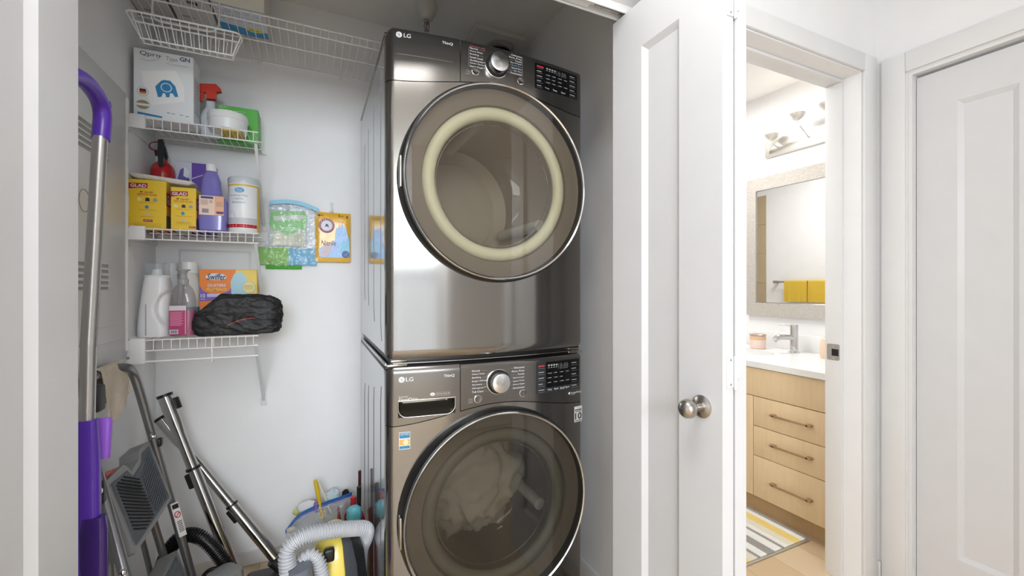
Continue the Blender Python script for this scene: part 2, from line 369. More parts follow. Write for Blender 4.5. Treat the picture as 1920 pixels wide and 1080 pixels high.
for zc in (1.22, 1.60):
    for i in range(5):
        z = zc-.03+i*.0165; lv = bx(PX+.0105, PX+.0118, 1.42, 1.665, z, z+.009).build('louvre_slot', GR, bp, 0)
        MB().prism([(1.42, z+.009), (1.665, z+.009), (1.66, z+.013), (1.425, z+.013)], Fr((PX+.0105, 0, 0), (0, 1, 0), (0, 0, 1)), 0, .005).build('louvre', PANELW, bp, 0)
ring = MB().tube(arc((PX+.0115, 1.52, 1.43), .03, 0, 360, 28, (0, 1, 0)), .0012, 6); ring.build('knockout_ring', GR, bp)
ap = thing('access_panel', 'flush white access cover on the wall behind the bottom shelf', 'access panel', (-.37, YB, 1.06))
MB().rbox(-.495, -.255, YB-.006, YB, 1.06, 1.345, .002).build('cover', WHITE, ap)
MB().rbox(-.502, -.248, YB-.003, YB, 1.053, 1.352, .001).build('rim', PANELW, ap)
# sprinkler and vent box on the closet ceiling
sp = thing('fire_sprinkler', 'white pendent fire sprinkler head hanging from the closet ceiling', 'sprinkler', (.456, 1.893, HC))
SPW = mat('sprinkler_white', (215, 213, 208), .4)
MB().lathe([(.0, 0), (.046, 0), (.046, -.03), (.04, -.05), (.031, -.062), (.026, -.075), (.022, -.078), (0, -.078)], (.456, 1.893, HC), 'z', 32).build('escutcheon_cup', SPW, sp)
MB().lathe([(.012, -.078), (.012, -.094), (.008, -.096), (0, -.096)], (.456, 1.893, HC), 'z', 16).build('body', NICKEL, sp)
for s in (-1, 1): MB().tube([(.456+s*.009, 1.893, HC-.094), (.456+s*.012, 1.893, HC-.108), (.456+s*.004, 1.893, HC-.124)], .0022, 6).build('frame_arm', NICKEL, sp)
rod((.456, 1.893, HC-.096), (.456, 1.893, HC-.122), .002, 6).build('glass_bulb', INKR, sp)
MB().lathe([(0, -.124), (.011, -.124), (.012, -.126), (0, -.127)], (.456, 1.893, HC), 'z', 20).build('deflector', NICKEL, sp)
vb = thing('vent_box', 'white square ceiling vent cover above the dryer', 'vent', (.84, 2.03, HC))
MB().rbox(.705, .968, 1.93, 2.148, HC-.028, HC, .004).build('cover', SPW, vb)
MB().lathe([(.075, -.028), (.075, -.034), (.066, -.036), (.066, -.028)], (.875, 2.04, HC), 'z', 36, 'open').build('duct_ring', GR, vb)
dt = thing('vent_duct', 'flexible silver exhaust duct rising from the dryer to the ceiling vent', 'duct', (.875, 2.075, 1.98))
pp = []; rr = []
for i in range(57): z = 1.96+(HC-.04-1.96)*i/56; pp.append((.875, 2.06-.0*i, z)); rr.append(.0615+.003*(i % 2))
MB().tube(pp, rr, 24).build('corrugated_tube', mat('foil_duct', (190, 190, 188), .35, .8), dt)
MB().lathe([(.067, -.012), (.067, .012)], (.875, 2.06, 2.41), 'z', 24, 'open').build('duct_clamp', BLACK, dt)
# ---------------------------------------------------------------- wire shelves
def wire_shelf(name, label, x0, x1, yf, yb, z, lip, sp_, group, rods=(.5,), wr=.0016, rr=.0026, rodz=None):
    t = thing(name, label, 'shelf', ((x0+x1)/2, yb, z), group)
    rod((x0, yf, z), (x1, yf, z), rr).build('rod', WIREW, t); rod((x0, yf-.001, z-lip), (x1, yf-.001, z-lip), rr).build('rod', WIREW, t)
    rod((x0, yb, z), (x1, yb, z), rr).build('rod', WIREW, t)
    for q in rods: y = yf+(yb-yf)*q; rod((x0, y, z-.004), (x1, y, z-.004), rr).build('rod', WIREW, t)
    n = int((x1-x0)/sp_); x = x0+(x1-x0-(n-1)*sp_)/2
    b = MB().tube([(x, yb, z+.003), (x, yf-.001, z+.003), (x, yf-.004, z), (x, yf-.004, z-lip)], wr, 6).build('wire', WIREW, t)
    wires(t, b, n, (sp_, 0, 0)); return t
us = wire_shelf('wire_shelf', 'long white ventilated wire shelf high on the closet back wall', XL+.002, .76, 1.78, YB-.004, 2.18, .032, .0286, 'white wire shelves', (.5,), .0015, .003)
for px in (488, 637):
    x = aty(px, 140, YB).x; MB().rbox(x-.006, x+.006, YB-.012, YB, 2.165, 2.187, .002).build('wall_clip', PLASW, us)
BW = mat('bracket_white', (233, 234, 236), .4)
def corner_shelf(z, tag_, hang=None, lip=.036, strut=True):
    t = wire_shelf('wire_shelf', tag_, -.54, -.19, 1.845, YB-.004, z, lip, .0245, 'white wire shelves', (.35, .7), .0014, .0024)
    zb = z-lip-.004 if hang is None else z-hang-.006
    MB().rbox(-.5705, -.5215, 1.836, 1.85, zb, z+.008, .003).build('end_bracket', BW, t)
    MB().rbox(-.5765, -.5705, 1.836, YB-.002, z-lip, z+.008, .002).build('wall_bracket', BW, t)
    for zz in (.012, -.05): MB().lathe([(0, -.005), (.004, -.004), (.005, 0)], (-.566, 1.836, z+zz-.006), 'y', 10).build('screw', NICKEL, t)
    if strut:
        a = Vector((-.2, 1.858, z-lip)); b = Vector((-.2, YB-.004, z-.31))
        MB().rbox(-.006, .006, -.002, .002, 0, 1, .001, 1, Matrix.Translation(a) @ (b-a).to_track_quat('Z', 'X').to_matrix().to_4x4() @ Matrix.Diagonal((1, 2.6, (b-a).length, 1))).build('support_strut', BW, t)
        MB().rbox(-.212, -.188, YB-.005, YB, z-.335, z-.295, .002).build('strut_foot', BW, t)
    if hang:
        rod((-.53, 1.843, z-hang), (-.19, 1.843, z-hang), .0032).build('hang_rod', WIREW, t)
        x = aty(397, 660, 1.843).x
        MB().tube([(x, 1.846, z), (x, 1.846, z-hang-.004), (x, 1.85, z-hang-.014), (x, 1.862, z-hang-.016), (x, 1.87, z-hang-.004)], .0028, 6).build('rod_hook', WIREW, t)
    return t
S1, S2, S3 = 1.775, 1.397, 1.016
corner_shelf(S1, 'small white wire shelf carrying the vacuum bag box and white tub')
corner_shelf(S2, 'small white wire shelf carrying yellow cartons and purple bottle')
corner_shelf(S3, 'small white wire shelf with hang rod carrying pink soap and black bag', hang=.073)
# hanging basket
bk = thing('wire_basket', 'white wire basket hooked beneath the long upper wire shelf', 'basket', (-.38, 1.72, 1.95))
zr, zb = 2.045, 1.970
ra, rb_, rc, rd = Vector((-.53, 1.675, zr)), Vector((-.225, 1.675, zr)), Vector((-.225, 1.738, zr)), Vector((-.53, 1.738, zr))
rim = []
for c, a0 in ((Vector((-.245, 1.695, zr)), -90), (Vector((-.245, 1.718, zr)), 0), (Vector((-.506, 1.718, zr)), 90), (Vector((-.506, 1.695, zr)), 180)):
    rim += arc(c, .02, a0, a0+90, 5, (1, 0, 0), (0, 1, 0))
MB().tube(rim, .003, 8, True).build('rim', WIREW, bk)
bt = [(-.49, 1.683, zb), (-.25, 1.683, zb), (-.25, 1.715, zb), (-.49, 1.715, zb)]
MB().tube(bt, .0026, 6, True).build('base_rod', WIREW, bk)
n = 11
for i in range(n+1):
    x = -.51+(.265)*i/n; xb = -.487+.235*i/n
    MB().tube([(x, 1.675, zr), (xb, 1.683, zb), (xb, 1.715, zb), (x, 1.738, zr)], .0014, 6).build('wire', WIREW, bk)
for xe, xb in ((-.526, -.488), (-.225, -.25)):
    for y, yb in ((1.695, 1.69), (1.718, 1.708)): rod((xe, y, zr), (xb, yb, zb), .0019, 6).build('wire', WIREW, bk)
for p, q in (((-.482, 1.776, 2.19), (-.47, 1.742, 2.075)), ((-.30, 1.776, 2.19), (-.312, 1.742, 2.075))):
    s = 1 if p[0] < -.4 else -1
    MB().tube(spline([(p[0], 1.80, 2.187), (p[0], 1.776, 2.189), (p[0], 1.7745, 2.175), (p[0], 1.762, 2.10), (q[0], 1.745, 2.07), (q[0]+s*.015, 1.742, 2.062)], 5), .003, 8).build('hanger_arm', WIREW, bk)
rod((-.455, 1.742, 2.062), (-.327, 1.742, 2.062), .003).build('hanger_rail', WIREW, bk)
# ================================================================ STACKED MACHINES
CX, HW, YM = .5405, .3475, 1.30
def fy(x):
    s = max(-1, min(1, (x-CX)/HW)); return YM-.032*(1-s*s)
def plan(xs=()):
    L = [(CX-HW, 1.342), (CX-HW+.0003, 1.327), (CX-HW+.003, 1.314), (CX-HW+.0085, 1.305), (CX-HW+.0165, fy(CX-HW+.0165)+.0004)]
    inner = sorted(set([CX-HW+.022+(2*HW-.044)*i/56 for i in range(57)]) | set(xs))
    Rr = [(2*CX-x, y) for x, y in L][::-1]
    return L+[(x, fy(x)) for x in inner]+Rr
def shell(xs, zlo, zhi, nv, keep=None, x0=None, x1=None, rows=None, topr=0., botr=0.):
    P = [p for p in plan(xs) if (x0 is None or p[0] >= x0-1e-6) and (x1 is None or p[0] <= x1+1e-6)]; mb = MB(); n = len(P)-1
    for i, (x, y) in enumerate(P):
        d = min(x-(CX-HW), CX+HW-x); cut = 0
        a, b = zlo(x), zhi(x)
        if topr and d < .022: b -= .022-math.sqrt(max(0, .022**2-(.022-d)**2))
        if botr and d < .012: a += .012-math.sqrt(max(0, .012**2-(.012-d)**2))
        for j in range(nv+1):
            z = a+(b-a)*j/nv if rows is None else rows[j] if 0 < j < nv else (a if j == 0 else b)
            yy = y
            if topr and b-z < topr: yy += topr-math.sqrt(max(0, topr**2-(topr-(b-z))**2))
            if botr and z-a < botr: yy += (botr-math.sqrt(max(0, botr**2-(botr-(z-a))**2)))*.7
            mb.v.append(Vector((x, yy, z)))
    for i in range(n):
        for j in range(nv):
            q = (i*(nv+1)+j, (i+1)*(nv+1)+j, (i+1)*(nv+1)+j+1, i*(nv+1)+j+1)
            c = sum((mb.v[t] for t in q), Vector())/4
            if keep is None or keep(c): mb.f.append(q)
    return mb
def wgrid(par, name, fr, a0, a1, b0, b1, m, d=.0006, n=14):
    mb = MB()
    for dd in (d,): mb.grid(lambda u, v: fr.warp(fr.p(a0+(a1-a0)*u, b0+(b1-b0)*v, dd)), n, 2)
    mb.v += []
    return mb.build(name, m, par, 30)
FM = Fr((0, YM, 0), (1, 0, 0), (0, 0, 1)); FM.warp = lambda p: Vector((p.x, fy(p.x)+(p.y-YM), p.z))
def mx_(px, py): q = aty(px, py, 1.275); q = aty(px, py, fy(q.x)); return q.x, q.z
GLASSD = film('smoked_door_glass', (224, 219, 211), .985, .012, 1.68)
GLASSW = film('smoked_washer_glass', (186, 182, 174), .985, .012, 1.62)
BOWL = film('clear_bowl_glass', (232, 232, 228), 1., .02, 1.4)
RIM = mat('door_back_grey', (124, 117, 108), .3)
GASK = mat('cream_seal', (216, 219, 196), .45)
GASKW = mat('grey_door_seal', (120, 120, 110), .5)
DRUM = mat('drum_steel_beige', (216, 207, 194), .4, .2)
DRUMW = mat('drum_steel', (128, 124, 118), .28, .7)
KNOBM = mat('spun_knob_metal', (205, 205, 204), .22, 1., aniso=.85)
_t = KNOBM.node_tree.nodes.new('ShaderNodeTangent'); _t.direction_type = 'RADIAL'; _t.axis = 'Y'
KNOBM.node_tree.links.new(_t.outputs[0], KNOBM.node_tree.nodes['Principled BSDF'].inputs['Tangent'])
DISP = mat('black_display_glass', (14, 14, 16), .12)
DISPG = mat('dark_grey_touch_key', (48, 49, 53), .25)
def machine(t, z0, z1, zsplit, arch, dz, dry):
    def zs(x):
        s = (x-CX)/HW; k = max(0., 1-abs(s)/.98); return zsplit+arch*(3*k*k-2*k**3)
    y1 = 2.075
    # cabinet
    cab = MB().rbox(CX-HW+.003, CX+HW-.003, 1.338, y1, z0+.004, z1-.012, .005, 2)
    cab.f = [f for f in cab.f if not all(cab.v[i].y < 1.345 for i in f)]   # open towards the drum
    cb = cab.build('cabinet', SIDE, t, 12)
    if dry: MB().rbox(CX-HW, CX+HW, 1.335, y1, z1-.014, z1-.002, .003).build('top_cover', STEELP, t)
    else: MB().rbox(CX-HW+.001, CX+HW-.001, 1.335, y1, z1-.014, z1-.001, .003).build('top_cover', BLACK, t)
    # embossed ribs on the cabinet sides
    for s in (-1, 1):
        xg = CX+s*(HW-.003)
        for yy, a, b in ((1.44, .10, .13), (1.62, .15, .17), (1.79, .2, .2), (1.93, .22, .22)):
            MB().tube([(xg-s*.0005, yy-.02, z0+a-.06), (xg-s*.0002, yy, z0+a), (xg-s*.0002, yy, z1-b), (xg-s*.0005, yy-.012, z1-b+.05)], .0015, 6).build('embossed_rib', mat('side_groove_grey', (112, 114, 117), .35, .5), cb)
    # inner dark front behind seams
    keep = lambda c: math.hypot(c.x-CX, c.z-dz) > .285
    gi = MB().grid(lambda u, v: (CX-HW+.006+(2*HW-.012)*u, 1.334, z0+.01+(z1-.03-z0)*v), 60, 70, lambda c: math.hypot(c.x-CX, c.z-dz) > .27)
    gi.build('inner_frame', DARK, t, 0)
    # lower front and control fascia
    shell((), lambda x: z0, lambda x: zs(x)-.0012, 64, keep, botr=.012).build('front_panel', STEEL, t, 60)
    xs = .412
    if dry:
        shell((xs-.001,), lambda x: zs(x)+.0012, lambda x: z1, 24, None, None, xs-.001, topr=.014).build('fascia_plate', STEELP, t, 60)
    else:
        hx0, hx1, hz0, hz1 = .226, .396, .808, .858
        xs2 = tuple(hx0+(hx1-hx0)*i/20 for i in range(21))+(xs-.001,)
        rows = [zs(.3)]+[hz0]+[hz0+(hz1-hz0)*i/8 for i in range(1, 9)]+[hz1+(z1-hz1)*i/10 for i in range(1, 11)]
        kp = lambda c: not (hx0 < c.x < hx1 and hz0 < c.z < hz1)
        dw = shell(xs2, lambda x: min(zs(x)+.0012, hz0-.004), lambda x: z1, len(rows)-1, kp, None, xs-.001, rows=rows, topr=.008).build('detergent_drawer', STEELP, t, 60)
        def scoop(u, v):
            x = hx0+(hx1-hx0)*u; e = min(u, 1-u)*2; dpt = .034*min(1, e*6)**.5
            return (x, fy(x)+dpt*math.sin(math.pi/2*min(1, v*1.15+.02)), hz0+(hz1-hz0)*v)
        MB().grid(scoop, 40, 14).add([(hx0, fy(hx0), hz1), (hx1, fy(hx1), hz1), (hx1, fy(hx1)+.036, hz1), (hx0, fy(hx0)+.036, hz1)], [(0, 1, 2, 3)]).build('handle_scoop', mat('scoop_dark_gloss', (72, 68, 60), .15, .6), dw)
        MB().tube([FM.warp(Vector((hx0+(hx1-hx0)*i/16, YM-.0015, hz1))) for i in range(17)], .003, 8).build('handle_lip', NICKEL, dw)
        r = .026; L = [(hx0, hz1-.003)]+[(hx0+r-r*math.cos(math.radians(a)), hz0+r-r*math.sin(math.radians(a))) for a in range(0, 91, 15)]+[(hx1-r+r*math.sin(math.radians(a)), hz0+r-r*math.cos(math.radians(a))) for a in range(0, 91, 15)]+[(hx1, hz1-.003)]
        MB().tube([Vector((a, fy(a)-.0002, b)) for a, b in L], .0018, 6).build('handle_rim', NICKEL, dw)
        for sgn, hx in ((1, hx0), (-1, hx1)):
            pol = [(hx, hz0)]+[(hx+sgn*(r-r*math.cos(math.radians(a))), hz0+r-r*math.sin(math.radians(a))) for a in range(0, 91, 15)]
            MB().prism(pol, FM, -.003, .0004).xf(Matrix.Identity(4)).build('drawer_corner', STEELP, dw, 0)
            o = bpy.data.objects[-1] if False else None
    shell((xs+.001,), lambda x: zs(x)+.0012, lambda x: z1, 24, None, xs+.001, None, topr=.014 if dry else .008).build('control_fascia', STEELP, t, 60)
    # door
    C = (CX, 0, dz)
    yd = 1.236
    dr = MB().lathe([(.319, 1.300), (.318, 1.262), (.3155, 1.247), (.3125, 1.241), (.305, 1.238), (.301, 1.240), (.300, 1.264)], C, 'y', 96, 'open').build('door', BLACK, t)
    MB().lathe([(.3098, 1.2405), (.3098, 1.2350), (.3065, 1.2325), (.3030, 1.2350), (.3030, 1.2405)], C, 'y', 96, 'open').build('chrome_ring', CHROME, dr)
    MB().lathe([(0, yd-.004)]+[(r_, yd-.004+.004*(r_/.303)**2) for r_ in (.06, .12, .18, .24, .285, .303)], C, 'y', 96, 'open').build('door_glass', GLASSD if dry else GLASSW, dr)
    MB().lathe([(.3005, 1.262), (.252, 1.266), (.246, 1.285)], C, 'y', 96, 'open').build('door_liner', RIM, dr)
    a = .228; MB().lathe([(a+.021*math.cos(q), 1.282-.02*math.sin(q)) for q in [math.pi*k/10 for k in range(11)]], C, 'y', 96, 'open').build('seal', GASK if dry else GASKW, dr)
    MB().lathe([(.205, 1.272), (.2, 1.30), (.185, 1.36), (.168, 1.40), (.145, 1.418), (.1, 1.424), (0, 1.426)], C, 'y', 72, 'open').build('glass_bowl', BOWL, dr)
    MB().tube(arc((CX, 1.30, dz), .2, 0, 360, 72), .0022, 6).build('bowl_edge', NICKEL, dr)
    MB().rbox(CX-HW+.028, CX-HW+.034, 1.238, 1.262, dz-.045, dz+.045, .002).build('door_pull', NICKEL, dr)
    # drum
    dm = MB().lathe([(.252, 1.30), (.262, 1.34), (.262, 1.80), (.21, 1.83), (.2, 1.80), (0, 1.80)], C, 'y', 64, 'open').build('drum', DRUM if dry else DRUMW, t)
    for k in range(3):
        q = math.radians(95+120*k); c_ = Vector((CX+.245*math.cos(q), 0, dz+.245*math.sin(q)))
        MB().tube([(c_.x, 1.40, c_.z), (c_.x, 1.75, c_.z)], .022, 10).build('drum_paddle', PLASW, dm)
    # knob, start buttons
    kx, kz = (.532, 1.911) if dry else (.538, .893)
    y = fy(kx)
    MB().lathe([(.0405, y+.003), (.0405, y-.002), (.0385, y-.0028), (.0378, y+.004)], (kx, 0, kz), 'y', 48, 'open').build('knob_ring', CHROME, t)
    MB().lathe([(.038, y+.004), (.038, y-.0005), (0, y-.0008)], (kx, 0, kz), 'y', 48, 'open').build('knob_well', DARK, t)
    kb = MB().lathe([(.0325, y), (.0315, y-.028), (.0305, y-.0305), (.0285, y-.0315), (0, y-.032)], (kx, 0, kz), 'y', 64, 'open').build('program_knob', KNOBM, t, 30); tag(kb, 'brushed metal program dial')
    for px, py in (((891, 134), (976, 152)) if dry else ((896, 748), (980, 737))):
        a, b = mx_(px, py); yb = fy(a)
        MB().lathe([(.0125, yb+.002), (.0125, yb-.0022), (.0108, yb-.0026), (.0105, yb)], (a, 0, b), 'y', 32, 'open').build('button_ring', CHROME, t)
        MB().lathe([(.0106, yb), (.0104, yb-.0012), (.006, yb-.0004), (0, yb)], (a, 0, b), 'y', 32, 'open').build('push_button', STEELP, t)
    # feet
    for xx in (CX-.28, CX+.28) if not dry else ():
        for yy in (1.42, 2.0): MB().lathe([(.022, z0-.0), (.022, z0-.02), (.018, z0-.024)], (xx, yy, 0), 'z', 16).build('foot', BLACK, t)
    return zs
def panel_print(t, dry):
    # maker's mark, program lists and display
    sx = lambda px, py: mx_(px, py)
    if dry: lg, lt, tq = (748, 65), ((757, 72), (770, 62.5)), ((829, 84.5), (849, 79))
    else: lg, lt, tq = (753, 712), ((761, 715), (775, 704.5)), ((832, 708), (852, 701))
    a, b = sx(*lg)
    decal(t, 'logo_disc', FM, ell(a, b, .0087, .0087, 28), INKW); decal(t, 'logo_mark', FM, rect(a-.0008, a+.0008, b-.0035, b+.004), STEELP, .0008)
    decal(t, 'logo_mark', FM, rect(a-.0008, a+.0035, b-.0035, b-.002), STEELP, .0008); decal(t, 'logo_mark', FM, ell(a-.004, b+.002, .0013, .0013, 10), STEELP, .0008)
    p, q = sx(*lt[0]), sx(*lt[1]); text(t, 'LG', FM, p[0], q[0], b-.006, b+.006, INKW, bold=.01)
    p, q = sx(*tq[0]), sx(*tq[1]); text(t, 'ThinQ', FM, p[0], q[0], (p[1]+q[1])/2-.0048, (p[1]+q[1])/2+.0048, INKW, bold=.012)
    if dry:
        p, q = sx(744, 100.5), sx(850, 116); wgrid(t, 'trim_line', FM, p[0], q[0], p[1]-.0009, p[1]+.0009, NICKEL, .0007, 20)
        left = ['Normal', 'Heavy Duty', 'Bedding', 'Small Load', 'Antibacterial', 'Steam Sanitary\u2122', 'Steam Fresh\u2122']
        right = ['Delicates', 'Perm. Press', 'Towels', 'Sportswear', 'Super Dry', 'Speed Dry', 'Air Dry', 'Downloaded']
        lx, lz0, lz1 = sx(881, 90)[0], sx(882, 90)[1], sx(884, 124)[1]; rx, rz0, rz1 = sx(978, 108)[0], sx(978, 108)[1], sx(981, 142)[1]
    else:
        left = ['Normal', 'Heavy Duty', 'Bedding', 'Bright Whites\u2122', 'Sanitary', 'Allergiene\u2122', 'Tub Clean']
        right = ['Delicates', 'Perm. Press', 'Towels', 'Sportswear', 'Speed Wash', 'Drain+Spin', 'Downloaded']
        lx, lz0, lz1 = sx(885, 694)[0], sx(885, 696)[1], sx(889, 735)[1]; rx, rz0, rz1 = sx(983, 688)[0], sx(983, 688)[1], sx(986, 725)[1]
    kx = .532 if dry else .538; rows = []
    for i, s in enumerate(left):
        z = lz0+(lz1-lz0)*i/(len(left)-1); wd = .0042*len(s)
        text(t, s, FM, lx, lx+wd, z-.0027, z+.0032, INKW); rows.append((lx+wd+.004, max(lx+wd+.006, kx-.044+(.006 if i in (0, 6) else 0)), z-.0002, z+.0003))
    for i, s in enumerate(right):
        z = rz0+(rz1-rz0)*i/(len(right)-1); wd = .0042*len(s)
        text(t, s, FM, rx-wd, rx, z-.0027, z+.0032, INKW if s != 'Super Dry' else mat('blue_ink_pale', (120, 170, 215), .5, vary=0)); rows.append((min(kx+.046, rx-wd-.008), rx-wd-.004, z-.0002, z+.0003))
    bars(t, 'leader_lines', FM, rows, INKG)
    if dry:
        bars(t, 'bracket_line', FM, [(lx-.004, lx-.0034, lz1-.004, lz0+.004)], INKG); bars(t, 'bracket_line', FM, [(rx+.003, rx+.0036, rz1-.004, rz0+.004)], INKG)
        p = sx(880, 84); bars(t, 'red_heading', FM, [(lx, lx+.012, lz0+.0052, lz0+.0078), (lx+.0135, lx+.026, lz0+.0052, lz0+.0078), (lx+.028, lx+.034, lz0+.0052, lz0+.0078), (lx+.036, lx+.05, lz0+.0052, lz0+.0078)], mat('dull_red_ink', (150, 62, 62), .5, vary=0))
    # display
    (a0, b0), (a1, b1) = ((sx(1003, 118), sx(1082, 180)) if dry else (sx(1006, 682), sx(1086, 735)))
    b0, b1 = (b0+.002, b0-.083) if dry else (b0+.002, b0-.104)
    h = b0-b1; w_ = a1-a0
    dp = wgrid(t, 'display', FM, a0, a1, b1, b0, DISP, .0008)
    FD = FM
    text(t, '18:88', FD, a0+w_*.49, a0+w_*.72, b0-h*.27, b0-h*.08, mat('unlit_digit_grey', (96, 98, 98), .5, vary=0), d=.0012)
    if not dry:
        wgrid(t, 'touch_key', FM, a0, a0+w_*.2, b1, b0, DISPG, .001); wgrid(t, 'touch_key', FM, a0+w_*.2, a1, b1, b1+h*.17, DISPG, .001)
    rows = []; rng = random.Random(3 if dry else 5)
    for r_ in range(5):
        z = b0-h*(.12+.19*r_); rows.append((a0+w_*.04, a0+w_*(.13+.04*rng.random()), z-.0012, z+.0012)); rows.append((a1-w_*.19, a1-w_*(.05+.03*rng.random()), z-.0012, z+.0012))
        rows.append((a0+w_*.04, a0+w_*.17, z-h*.075, z-h*.075+.0004)); rows.append((a1-w_*.19, a1-w_*.03, z-h*.075, z-h*.075+.0004))
    for c_ in range(4):
        x = a0+w_*(.25+.06*c_); rows.append((x, x+w_*.04, b0-h*.14, b0-h*.09)); rows.append((x, x+w_*.035, b0-h*.2, b0-h*.18))
    for r_ in range(3):
        for c_ in range(4 if r_ != 1 else 3):
            x = a0+w_*(.24+.14*c_); z = b0-h*(.37+.15*r_); rows.append((x, x+w_*.01, z-.0008, z+.0008)); rows.append((x+w_*.02, x+w_*(.07+.03*rng.random()), z-.001, z+.001))
    bars(t, 'display_print', FM, rows, INKG, .0013)
    for s, c_ in zip(('Temp.', 'Spin', 'Soil', 'Signal') if not dry else ('Temp.', 'Time', 'Signal'), (.24, .39, .53, .65) if not dry else (.22, .40, .60)):
        text(t, s, FM, a0+w_*c_, a0+w_*(c_+.1), b1+h*.06, b1+h*.13, INKW, d=.0013)
    if dry: bars(t, 'red_touch_print', FM, [(a0+w_*.05, a0+w_*.19, b0-h*.15, b0-h*.09)], INKR, .0014)
    else: bars(t, 'red_touch_print', FM, [(a0+w_*.05, a0+w_*.17, b0-h*.13, b0-h*.09)], INKR, .0014)
    a, b = sx(876, 133) if dry else sx(881, 750)
    MB().tube([FM.warp(Vector((a+.004*math.cos(k*.5), YM-.0005, b+.004*math.sin(k*.5)))) for k in range(13)], .0005, 5).build('remote_start_mark', INKG, t)
    MB().tube([FM.warp(Vector((a+.007+.003*math.cos(k*.5), YM-.0005, b-.001+.003*math.sin(k*.5)))) for k in range(13)], .0005, 5).build('remote_start_mark', INKG, t)
    bars(t, 'small_print', FM, [(a-.005, a+.009, b-.009, b-.0078)], INKG)
# the washer stands on the floor, the dryer is stacked on it
wa = thing('washing_machine', 'graphite front loading washer with detergent drawer beneath the dryer', 'washer', (CX, 1.65, 0))
machine(wa, .024, .957, .783, .042, .492, False); panel_print(wa, False)
dy = thing('clothes_dryer', 'graphite clothes dryer stacked on top of the washer', 'dryer', (CX, 1.65, .957))
machine(dy, .984, 1.975, 1.812, .036, 1.53, True); panel_print(dy, True)
# washer extras
a, b = mx_(748, 752); c_, d_ = mx_(783, 745)
text(wa, 'DirectDrive', FM, a, c_, b-.001, b+.008, INKW); text(wa, 'Inverter', FM, a, a+.026, b+.010, b+.014, INKW)
a, b = mx_(811, 741); decal(wa, 'efficiency_mark', FM, ell(a, b+.003, .0072, .005, 20), INKW); text(wa, 'hp', FM, a-.0035, a+.0035, b-.0005, b+.006, STEELP, d=.0009, shear=.2)
for i in range(4):
    x = a+.0105+i*.0112; bars(wa, 'icon_frame', FM, [(x, x+.0092, b+.0075, b+.008), (x, x+.0092, b-.003, b-.0025), (x, x+.0006, b-.003, b+.008), (x+.0088, x+.0094, b-.003, b+.008), (x+.0025, x+.0068, b+.001, b+.0045)], INKG)
a, b = mx_(1066, 739); c_, _ = mx_(1090, 735)
decal(wa, 'brand_mark', FM, ell(a+.004, b+.002, .004, .004, 16), INKW); text(wa, 'TurboWash', FM, a+.010, c_, b-.0015, b+.0055, INKW); bars(wa, 'small_print', FM, [(a+.012, a+.03, b-.005, b-.004)], INKG)
(a0, b0), (a1, b1) = mx_(748, 811), mx_(769, 841)
BLU = mat('sticker_blue', (52, 130, 170), .4); ORA = mat('sticker_orange', (228, 170, 95), .4)
es = wgrid(wa, 'certified_sticker', FM, a0, a1, b1, b0, mat('sticker_white', (235, 236, 236), .4), .0006, 4)
hh = b0-b1
wgrid(wa, 'sticker_band', FM, a0+.001, a1-.001, b0-hh*.36, b0-hh*.03, BLU, .0009, 4); wgrid(wa, 'sticker_band', FM, a0+.001, a1-.001, b0-hh*.76, b0-hh*.42, ORA, .0009, 4); wgrid(wa, 'sticker_band', FM, a0+.001, a1-.001, b1+hh*.03, b1+hh*.2, BLU, .0009, 4)
text(wa, 'CERTIFIED', FM, a0+.003, a1-.003, b0-hh*.18, b0-hh*.06, INKW, d=.0012); decal(wa, 'sticker_seal', FM, ell((a0+a1)/2+.003, b0-hh*.59, .0075, .0075, 20), mat('seal_cream', (240, 220, 180), .4), .0012)
(a0, b0), (a1, b1) = mx_(1077, 763), mx_(1092, 789); hh = b0-b1
wgrid(wa, 'warranty_sticker', FM, a0, a1, b1, b0, mat('sticker_silver', (205, 205, 203), .35), .0006, 4)
text(wa, '10', FM, a0+.004, a1-.003, b1+hh*.17, b1+hh*.58, INKK, bold=.02, d=.001); bars(wa, 'sticker_print', FM, [(a0+.003, a1-.003, b0-hh*.26, b0-hh*.2), (a0+.005, a1-.005, b0-hh*.36, b0-hh*.32), (a0+.003, a1-.003, b1+hh*.06, b1+hh*.1)], INKK, .001)
# laundry in the drum
lm = bmesh.new(); bmesh.ops.create_icosphere(lm, subdivisions=5, radius=1)
for q in lm.verts:
    p = q.co.copy(); w_ = Vector((noise.noise(p*1.5), noise.noise(p*1.5+Vector((5, 0, 0))), noise.noise(p*1.5+Vector((0, 7, 0))))); k = .86+.36*abs(noise.noise(p*2.1+w_*.8+Vector((3, 1, 2))))+.2*abs(noise.noise(p*4.3+w_*1.5))
    q.co = Vector((CX+.018+p.x*k*.21, 1.60+p.y*k*.155, .452+p.z*k*.195))
mb = MB(); lm.verts.index_update(); mb.add([q.co.copy() for q in lm.verts], [[v.index for v in f.verts] for f in lm.faces]); lm.free()
o = mb.build('laundry', mat('grey_white_bedding', (226, 223, 217), .9), None, 180, loc=(CX, 1.6, .3)); tag(o, 'crumpled pale bedding inside the washer drum', 'laundry')
